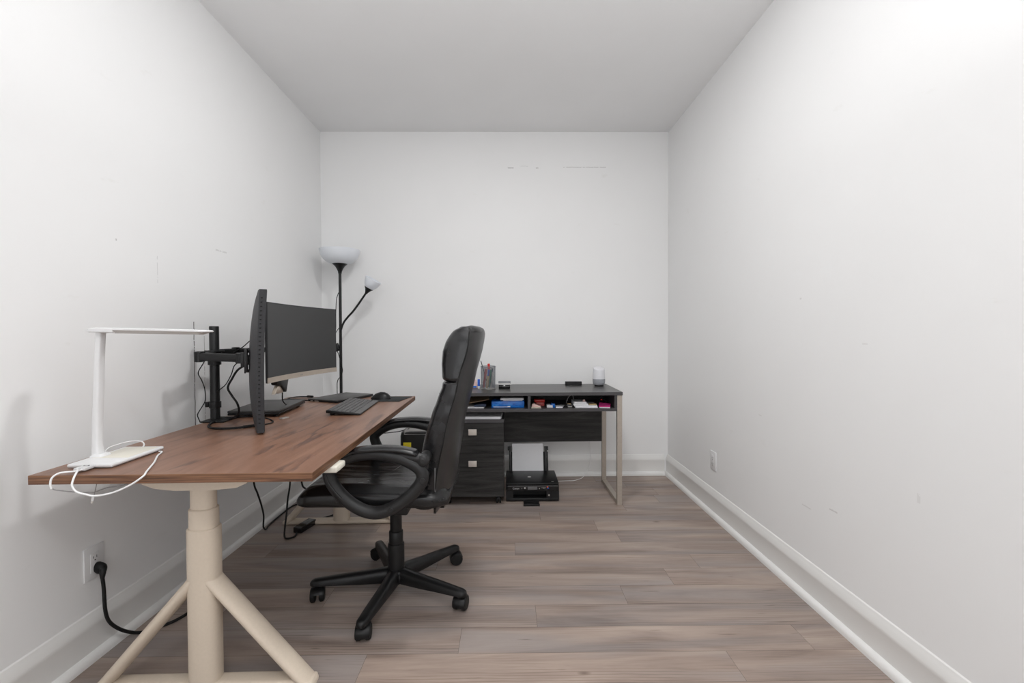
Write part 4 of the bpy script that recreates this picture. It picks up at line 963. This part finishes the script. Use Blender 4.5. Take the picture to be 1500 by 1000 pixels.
# ------------------------------------------------------------------ printer
pr_ = thing('printer', 'black printer with paper in its rear tray, on the floor beside the filing cabinet', 'printer', (0.168, 3.19, 0))
mb = MB(); mb.box(-0.013, 0.347, 3.050, 3.34, 0.004, 0.026, 0.006); mb.box(-0.013, 0.037, 3.052, 3.34, 0.020, 0.075); mb.box(0.287, 0.347, 3.052, 3.34, 0.020, 0.075)
mb.box(-0.013, 0.347, 3.150, 3.34, 0.02, 0.118, 0.004); mb.obj('body', 'black_plastic', pr_)
mb = MB(); mb.box(-0.013, 0.347, 3.048, 3.20, 0.074, 0.112, 0.005); cp = mb.obj('control_panel', 'gloss_black', pr_)
mb = MB(); mb.box(0.001, 0.341, 3.0455, 3.0475, 0.1085, 0.1125); mb.obj('trim_strip', 'keys', cp)
text('Canon', 'brand_name', 0.017, Matrix(((1, 0, 0, 0.055), (0, 0, -1, 3.0476), (0, 1, 0, 0.093), (0, 0, 0, 1))), 'white_text', cp)
mb = MB(); mb.box(0.135, 0.199, 3.0455, 3.0485, 0.084, 0.104, 0.001); mb.obj('display', 'keys', cp)
for x, z, rr, mt_ in ((0.095, 0.093, 0.0025, 'grey_text'), (0.115, 0.096, 0.0058, 'silver'), (0.214, 0.092, 0.0028, 'silver'), (0.232, 0.097, 0.0028, 'grey_text'), (0.244, 0.096, 0.0036, 'silver'), (0.254, 0.097, 0.0028, 'grey_text'), (0.268, 0.103, 0.0050, 'orange'), (0.272, 0.094, 0.0045, 'blue')):
    mb = MB(); mb.cyl((x, 3.0482, z), (x, 3.0462, z), rr, seg=14); mb.obj('button', mt_, cp)
mb = MB(); mb.box(-0.012, 0.346, 3.052, 3.338, 0.1135, 0.1285, 0.005); ld = mb.obj('scanner_lid', 'black_plastic', pr_)
mb = MB(); mb.lathe((0.152, 3.185, 0.1283), [(0.013, 0), (0.013, 0.0008), (0, 0.0008)], 20)
mb.loft([[Vector((0.152+math.cos(2*PI*j/20)*a_, 3.185+math.sin(2*PI*j/20)*a_*1.1, z)) for j in range(20)] for a_, z in ((0.013, 0.1284), (0.0125, 0.1290))])
mb.obj('emblem', 'silver', ld)
mb = MB(); mb.box(0.298, 0.314, 3.075, 3.086, 0.1283, 0.1290); mb.obj('badge', 'silver', ld)
mb = MB(); mb.cyl((0.279, 3.0515, 0.046), (0.279, 3.0490, 0.046), 0.0055, seg=16); mb.obj('power_button', 'silver', pr_)
mb = MB(); mb.box(0.262, 0.2868, 3.0512, 3.10, 0.028, 0.073); mb.obj('button_block', 'gloss_black', pr_)
mb = MB(); mb.box(0.037, 0.287, 3.12, 3.145, 0.026, 0.074); mb.obj('output_slot', 'black_rubber', pr_)
mb = MB(); mb.box(0.105, 0.209, 2.976, 3.06, 0.006, 0.012, 0.002); mb.box(0.103, 0.211, 2.970, 2.980, 0.0, 0.016, 0.002); mb.obj('output_tray', 'black_plastic', pr_)
tl = Matrix.Rotation(-0.28, 4, 'X')
PT = T(0, 3.325, 0.110) @ tl
mb = MB(PT); mb.box(0.020, 0.300, 0.0, 0.006, -0.02, 0.155, 0.002); mb.box(0.010, 0.026, -0.012, 0.006, 0.0, 0.195, 0.002); mb.box(0.274, 0.292, -0.012, 0.006, 0.0, 0.195, 0.002)
mb.box(0.000, 0.012, -0.006, 0.006, 0.165, 0.195, 0.002); mb.box(0.290, 0.302, -0.006, 0.006, 0.165, 0.195, 0.002); mb.obj('paper_support', 'black_plastic', pr_)
mb = MB(PT); mb.box(0.0335, 0.2635, -0.006, -0.001, 0.006, 0.214); mb.thing('paper_sheet', 'paper', (0.148, 3.33, 0.12), 'white paper standing in the rear tray of the printer', 'paper', None, 0)

mb = MB(); mb.tube([(0.655, 3.584, 0.60), (0.653, 3.584, 0.40), (0.652, 3.584, 0.294), (0.662, 3.584, 0.20), (0.653, 3.578, 0.11), (0.635, 3.570, 0.062), (0.612, 3.560, 0.030), (0.585, 3.545, 0.0035), (0.54, 3.50, 0.0035), (0.508, 3.478, 0.0035), (0.45, 3.475, 0.0035), (0.38, 3.465, 0.0035)], 0.0022, 8, 8)
mb.thing('printer_cable', 'cable_white', (0.6, 3.56, 0), 'thin white cord running down the back wall to the printer', 'cable')

# ------------------------------------------------------------------ paper shredder
sh = thing('paper_shredder', 'black paper shredder with a yellow sticker, behind the chair armrest', 'shredder', (-0.60, 3.25, 0))
mb = MB(); mb.loft([rect_loop((-0.605, 3.26, z), X_, Y_, hx, hy, 32, 0.3) for z, hx, hy in ((0, 0.130, 0.085), (0.01, 0.134, 0.088), (0.315, 0.146, 0.098))]); mb.obj('bin', 'black_plastic', sh)
mb = MB(); mb.loft([rect_loop((-0.605, 3.26, z), X_, Y_, hx, hy, 32, 0.3) for z, hx, hy in ((0.3155, 0.146, 0.098), (0.32, 0.152, 0.104), (0.425, 0.152, 0.104), (0.448, 0.146, 0.098), (0.460, 0.128, 0.080), (0.462, 0.10, 0.06))]); hd_ = mb.obj('shredder_head', 'black_plastic', sh)
mb = MB(); mb.box(-0.728, -0.674, 3.1545, 3.1575, 0.352, 0.384, 0.001); mb.obj('sticker', 'yellow', hd_)
mb = MB(); mb.prism([(3.158, 0.438), (3.182, 0.4635), (3.335, 0.4680), (3.335, 0.450)], 0, -0.725, -0.485, 0.002); mb.obj('feed_cover', 'grey_text', hd_)
mb = MB(); mb.tube([(-0.70, 3.22, 0.4665), (-0.735, 3.22, 0.458), (-0.78, 3.235, 0.444), (-0.86, 3.25, 0.432), (-0.93, 3.26, 0.425), (-1.02, 3.28, 0.424)], 0.003, 8, 8); mb.obj('cord', 'black_rubber', sh)

# ------------------------------------------------------------------ things on the back desk
sp = thing('smart_speaker', 'small white and grey round speaker on the right end of the back desk', 'speaker', (0.676, 3.34, BZ))
mb = MB(); mb.lathe((0.676, 3.34, BZ), [(0.030, 0), (0.033, 0.001), (0.033, 0.005), (0.0, 0.005)], 32); mb.obj('foot', 'black_rubber', sp)
mb = MB(); mb.lathe((0.676, 3.34, BZ), [(0.032, 0.005), (0.038, 0.009), (0.043, 0.020), (0.0455, 0.035), (0.0455, 0.051), (0.0, 0.051)], 40); mb.obj('grille', 'grey_fabric', sp)
mb = MB(); n_ = 40; L = []
for rr, h, k_ in ((0.0458, 0.0515, 0), (0.0452, 0.070, 0), (0.0435, 0.095, 0.05), (0.0415, 0.118, 0.35), (0.040, 0.130, 0.55), (0.036, 0.1325, 0.60), (0.02, 0.1315, 0.6), (0.002, 0.131, 0.6)):
    L.append([Vector((0.676+math.cos(2*PI*j/n_)*rr, 3.34+math.sin(2*PI*j/n_)*rr, BZ+h+k_*math.sin(2*PI*j/n_)*rr*0.45)) for j in range(n_)])
mb.loft(L); mb.obj('shell', 'speaker_white', sp, 50)

mb = MB(); mb.box(0.432, 0.556, 3.375, 3.40, BZ, BZ+0.0275, 0.0025); hm = None
r = thing('small_black_box', 'low black oblong box on the back desk left of the speaker', 'box', (0.494, 3.39, BZ)); mb.obj('body', 'black_plastic', r)
mb = MB(); mb.box(0.436, 0.552, 3.3742, 3.3752, BZ+0.004, BZ+0.0235); mb.obj('front_panel', 'gloss_black', r)

pc_ = Vector((-0.136, 3.19, BZ))
r = thing('pencil_cup', 'grey wire mesh pencil cup full of pens on the back desk', 'pencil cup', tuple(pc_))
mb = MB()
for i in range(44):
    a_ = 2*PI*i/44; mb.cyl(pc_+Vector((math.cos(a_)*0.0485, math.sin(a_)*0.0485, 0.003)), pc_+Vector((math.cos(a_)*0.051, math.sin(a_)*0.051, 0.156)), 0.0009, seg=4)
for i in range(30):
    z = 0.006+i*0.005; rr = 0.0485+0.0025*z/0.156
    mb.tube([pc_+Vector((math.cos(2*PI*j/24)*rr, math.sin(2*PI*j/24)*rr, z)) for j in range(24)], 0.0009, 4, 1, True)
mb.obj('mesh_wall', 'mesh_steel', r, 0)
mb = MB(); mb.tube([pc_+Vector((math.cos(2*PI*j/32)*0.0515, math.sin(2*PI*j/32)*0.0515, 0.157)) for j in range(32)], 0.0022, 8, 1, True); mb.obj('rim', 'mesh_steel', r)
mb = MB(); mb.lathe(pc_, [(0.0495, 0), (0.0505, 0.002), (0.0505, 0.005), (0, 0.005)], 32); mb.obj('bottom', 'silver', r)
def pen(name, mat, b0, b1, rr, label, cat, cap=None):
    b0, b1 = Vector(b0)+pc_, Vector(b1)+pc_
    t_ = thing(name, label, cat, tuple(b0), 'pens in the mesh cup')
    d = (b1-b0).normalized(); Ln = (b1-b0).length
    mb = MB(); mb.lathe_dir(b0, d, [(rr*0.4, 0), (rr, 0.012), (rr, Ln*0.75)], 12); mb.obj('barrel', mat, t_)
    mb = MB(); mb.lathe_dir(b0, d, [(rr*1.12, Ln*0.74), (rr*1.12, Ln-0.002), (rr*0.8, Ln)], 12); mb.obj('cap', cap or mat, t_)
pen('marker', 'red', (0.010, 0.012, 0.008), (0.004, -0.004, 0.176), 0.0078, 'red capped marker standing highest in the pencil cup', 'marker', 'red')
pen('marker', 'pale_red', (-0.030, -0.020, 0.010), (-0.013, -0.030, 0.142), 0.0080, 'red pen leaning at the front left inside the pencil cup', 'pen')
pen('marker', 'blue', (-0.010, -0.022, 0.008), (0.006, -0.030, 0.138), 0.0065, 'blue pen leaning behind the red one in the pencil cup', 'pen')
pen('marker', 'green', (0.008, -0.012, 0.008), (0.021, -0.032, 0.135), 0.0065, 'green pen in the right half of the pencil cup', 'pen')
pen('wooden_stick', 'tan', (-0.008, -0.035, 0.007), (0.002, -0.038, 0.092), 0.0095, 'short tan wooden pencil bundle at the front of the pencil cup', 'pencil')
pen('pen', 'silver', (0.018, -0.020, 0.008), (0.034, -0.012, 0.120), 0.0045, 'slim silver pen at the right inside the pencil cup', 'pen')
pen('pen', 'black_plastic', (0.0, 0.02, 0.008), (-0.0515, 0.005, 0.196), 0.0024, 'thin dark stick rising above the left rim of the pencil cup', 'pen')
pen('pen', 'dark_card', (0.012, 0.015, 0.008), (0.030, 0.022, 0.140), 0.0050, 'dark blue pen at the back of the pencil cup', 'pen')

r = thing('glue_stick', 'blue glue stick with a white base standing left of the pencil cup', 'glue stick', (-0.203, 3.20, BZ))
mb = MB(); mb.lathe((-0.203, 3.20, BZ), [(0.0068, 0), (0.0078, 0.001), (0.0078, 0.018), (0.0, 0.018)], 20); mb.obj('base', 'white_plastic', r)
mb = MB(); mb.lathe((-0.203, 3.20, BZ), [(0.0088, 0.0185), (0.0088, 0.064), (0.0075, 0.066), (0, 0.066)], 20); mb.obj('cap', 'blue', r)
r = thing('correction_tape', 'pale pink and blue correction tape beside the glue stick, half behind the chair', 'correction tape', (-0.238, 3.22, BZ))
mb = MB(); mb.prism([(-0.262, BZ), (-0.214, BZ), (-0.214, BZ+0.020), (-0.220, BZ+0.060), (-0.240, BZ+0.064), (-0.262, BZ+0.03)], 1, 3.215, 3.230, 0.003); mb.obj('shell', 'pale_pink', r)
mb = MB(); mb.box(-0.246, -0.220, 3.2128, 3.2155, BZ+0.004, BZ+0.017, 0.001); mb.obj('label_panel', 'blue_wrap', r)

r = thing('tape_dispenser', 'small black tape dispenser with a metal top, right of the pencil cup', 'tape dispenser', (-0.022, 3.21, BZ))
mb = MB(); mb.prism([(3.175, BZ), (3.255, BZ), (3.250, BZ+0.026), (3.225, BZ+0.034), (3.180, BZ+0.030), (3.172, BZ+0.018)], 0, -0.062, 0.018, 0.004); mb.obj('body', 'gloss_black', r)
mb = MB(); mb.prism([(3.172, BZ+0.0275), (3.178, BZ+0.0325), (3.222, BZ+0.0375), (3.252, BZ+0.046), (3.255, BZ+0.043), (3.224, BZ+0.034)], 0, -0.065, 0.022, 0.001); mb.obj('metal_top', 'mesh_steel', r)
mb = MB(); mb.cyl((-0.067, 3.185, BZ+0.030), (0.024, 3.185, BZ+0.030), 0.006, seg=14); mb.obj('roller', 'silver', r)

# ------------------------------------------------------------------ things on the open shelves
ZS = SZ+0.0187
r = thing('blue_packet', 'shiny blue wrapped packet in the left open shelf of the back desk', 'packet', (0.0, 3.10, ZS))
mb = MB(); quad_slab(mb, [(-0.108, 3.012), (0.112, 3.016), (0.112, 3.19), (-0.108, 3.186)], ZS, ZS+0.045, 0.005); mb.obj('wrap', 'blue_wrap', r)
mb = MB(); mb.box(0.0, 0.018, 3.0105, 3.0125, ZS+0.006, ZS+0.013); mb.box(-0.095, 0.0, 3.0108, 3.0125, ZS+0.006, ZS+0.009); mb.obj('label', 'paper', r)
mb = MB(); quad_slab(mb, [(-0.048, 3.022), (0.108, 3.025), (0.108, 3.16), (-0.040, 3.155)], ZS+0.0503, ZS+0.0640, 0.002); quad_slab(mb, [(-0.03, 3.03), (0.10, 3.03), (0.10, 3.15), (-0.03, 3.15)], ZS+0.0452, ZS+0.0505, 0.001)
mb.thing('white_box', 'paper', (0.03, 3.09, ZS+0.0452), 'flat white box lying on top of the blue packet', 'box', None, 0)
mb = MB(); mb.loft([[Vector((-0.318, y, ZS+a_)), Vector((-0.125, y, ZS+b_)), Vector((-0.125, y, ZS+b_+0.004)), Vector((-0.318, y, ZS+a_+0.004))] for y, a_, b_ in ((3.02, 0.020, 0.054), (3.16, 0.038, 0.073))])
mb.thing('cardboard_sheet', 'brown_card', (-0.21, 3.09, ZS), 'folded brown cardboard leaning on the blue packet in the left shelf', 'cardboard', None, 0)
mb = MB(); quad_slab(mb, [(-0.330, 3.012), (-0.158, 3.004), (-0.150, 3.15), (-0.320, 3.16)], ZS, ZS+0.006, 0.001)
mb.thing('booklet', 'paper', (-0.24, 3.08, ZS), 'white booklet lying flat at the left of the left shelf', 'booklet', None, 0)
mb = MB(); mb.prism([(-0.222, ZS+0.0062), (-0.148, ZS+0.0062), (-0.142, ZS+0.020), (-0.180, ZS+0.024), (-0.226, ZS+0.018)], 1, 3.03, 3.12, 0.003)
mb.thing('dark_pouch', 'dark_card', (-0.18, 3.08, ZS+0.0062), 'dark blue printed pouch on the white booklet in the left shelf', 'pouch')
# right compartment
mb = MB(); quad_slab(mb, [(0.158, 3.0), (0.222, 2.996), (0.226, 3.09), (0.162, 3.094)], ZS, ZS+0.005, 0.0006)
mb.thing('small_notebook', 'beige_card', (0.19, 3.045, ZS), 'small beige notebook lying at the left of the right shelf', 'notebook', None, 0)
mb = MB(); mb.prism([(0.160, ZS+0.0052), (0.164, ZS+0.024), (0.175, ZS+0.028), (0.222, ZS+0.010), (0.224, ZS+0.0052)], 1, 3.01, 3.06, 0.002)
mb.thing('eraser', 'pale_pink', (0.19, 3.035, ZS+0.0052), 'pale wedge on the beige notebook in the right shelf', 'eraser')
mb = MB(); mb.box(0.184, 0.256, 3.10, 3.16, ZS+0.0235, ZS+0.042, 0.004)
mb.thing('red_box', 'red', (0.22, 3.13, ZS+0.0235), 'bright red box on a dark red one in the right shelf', 'box')
mb = MB(); mb.box(0.196, 0.252, 3.095, 3.165, ZS, ZS+0.0233, 0.002)
mb.thing('dark_red_box', 'pale_red', (0.224, 3.13, ZS), 'dark red box under the bright red one in the right shelf', 'box')
mb = MB(); mb.box(0.263, 0.302, 3.020, 3.075, ZS, ZS+0.0165, 0.001)
r = thing('white_carton', 'small white and blue carton in the right shelf', 'carton', (0.285, 3.05, ZS)); mb.obj('carton_body', 'paper', r, 0)
mb = MB(); mb.prism([(0.3025, ZS), (0.318, ZS), (0.318, ZS+0.023), (0.296, ZS+0.027), (0.288, ZS+0.0175), (0.3025, ZS+0.0168)], 1, 3.022, 3.07, 0.001); mb.obj('blue_end', 'blue_wrap', r)
mb = MB(); quad_slab(mb, [(0.321, 3.005), (0.368, 3.012), (0.388, 3.09), (0.325, 3.08)], ZS, ZS+0.007, 0.0006)
mb.thing('folded_paper', 'paper', (0.35, 3.05, ZS), 'white folded paper right of the small blue carton', 'paper', None, 0)
r = thing('charger', 'black charger block with a pale sticker in the middle of the right shelf', 'charger', (0.415, 3.05, ZS))
mb = MB(); mb.box(0.396, 0.440, 3.02, 3.07, ZS, ZS+0.022, 0.003); mb.obj('block', 'gloss_black', r)
mb = MB(); mb.box(0.402, 0.424, 3.022, 3.04, ZS+0.0218, ZS+0.0262, 0.001); mb.obj('sticker', 'tan', r)
mb = MB(); mb.box(0.403, 0.430, 3.0185, 3.0203, ZS+0.003, ZS+0.008); mb.obj('label_strip', 'silver', r)
mb = MB(); mb.tube([(0.398, 3.08, ZS+0.004), (0.405, 3.09, ZS+0.035), (0.425, 3.10, ZS+0.065), (0.445, 3.10, ZS+0.070), (0.452, 3.10, ZS+0.052), (0.458, 3.105, ZS+0.02), (0.462, 3.11, ZS+0.004)], 0.0022, 8, 8)
mb.thing('charger_cable', 'cable_grey', (0.43, 3.1, ZS), 'grey cable looping up behind the black charger in the right shelf', 'cable')
pls = [((0.452, 3.012), (0.600, 3.0), (0.605, 3.15), (0.455, 3.16)), ((0.446, 3.018), (0.598, 3.010), (0.600, 3.16), (0.45, 3.17)), ((0.440, 3.02), (0.540, 3.012), (0.545, 3.15), (0.445, 3.16)), ((0.444, 3.025), (0.528, 3.02), (0.532, 3.14), (0.446, 3.15))]
zz = ZS
for i, (q, h) in enumerate(zip(pls, (0.007, 0.008, 0.012, 0.010))):
    mb = MB(); quad_slab(mb, list(q), zz, zz+h-0.0004, 0.0006); zz += h
    mb.thing('paper_stack', 'paper', (0.52, 3.08, zz-h), ('bottom white paper bundle of the pile in the right shelf', 'second white paper bundle from the bottom in the right shelf', 'narrower white paper bundle near the top of the right shelf pile', 'topmost white paper bundle in the right shelf')[i], 'paper', 'paper pile in the right shelf', 0)
mb = MB(); mb.lathe((0.516, 3.05, zz), [(0.0085, 0), (0.009, 0.002), (0.008, 0.012), (0, 0.013)], 14)
mb.thing('bottle_cap', 'pale_pink', (0.516, 3.05, zz), 'small pale cap on top of the white papers in the right shelf', 'cap')
mb = MB(); quad_slab(mb, [(0.546, 3.022), (0.596, 3.018), (0.598, 3.07), (0.548, 3.075)], ZS+0.0150, ZS+0.0225, 0.002)
mb.thing('wooden_block', 'tan', (0.57, 3.045, ZS+0.015), 'small tan wooden block on the papers in the right shelf', 'block')
mb = MB()
mb.tube([(0.606, 3.11, ZS+0.004), (0.618, 3.10, ZS+0.030), (0.630, 3.09, ZS+0.052), (0.648, 3.09, ZS+0.060), (0.664, 3.10, ZS+0.048), (0.668, 3.11, ZS+0.025), (0.655, 3.12, ZS+0.008), (0.635, 3.11, ZS+0.012), (0.632, 3.10, ZS+0.032), (0.650, 3.09, ZS+0.042), (0.676, 3.09, ZS+0.030), (0.69, 3.10, ZS+0.004)], 0.0030, 8, 8)
r = thing('coiled_cable', 'tangled black cable with a red tip at the right end of the right shelf', 'cable', (0.64, 3.1, ZS)); mb.obj('cord', 'black_rubber', r)
mb = MB(); mb.lathe_dir((0.640, 3.080, ZS+0.044), (0, -1, 0), [(0.003, 0), (0.0055, 0.004), (0.004, 0.010), (0, 0.011)], 14); mb.cyl((0.640, 3.092, ZS+0.043), (0.640, 3.080, ZS+0.044), 0.004, seg=10); mb.obj('tip', 'red', r, label='bright red tip')
r = thing('pink_envelope', 'bright pink envelope at the right front of the right shelf', 'envelope', (0.65, 3.03, ZS))
mb = MB(); quad_slab(mb, [(0.610, 3.0), (0.678, 2.985), (0.697, 3.06), (0.625, 3.075)], ZS, ZS+0.006, 0.001); mb.obj('lower_half', 'paper', r, 0)
mb = MB(); t = bmesh.new(); V = [t.verts.new(q) for q in ((0.607, 2.999, ZS+0.0062), (0.679, 2.984, ZS+0.0062), (0.699, 3.06, ZS+0.014), (0.625, 3.076, ZS+0.020))]; V2 = [t.verts.new(v.co+Vector((0, 0, 0.005))) for v in V]
t.faces.new(V[::-1]); t.faces.new(V2)
for i in range(4): t.faces.new((V[i], V[(i+1) % 4], V2[(i+1) % 4], V2[i]))
bmesh.ops.recalc_face_normals(t, faces=t.faces[:]); mb.merge(t); mb.obj('flap', 'pink', r, 0)
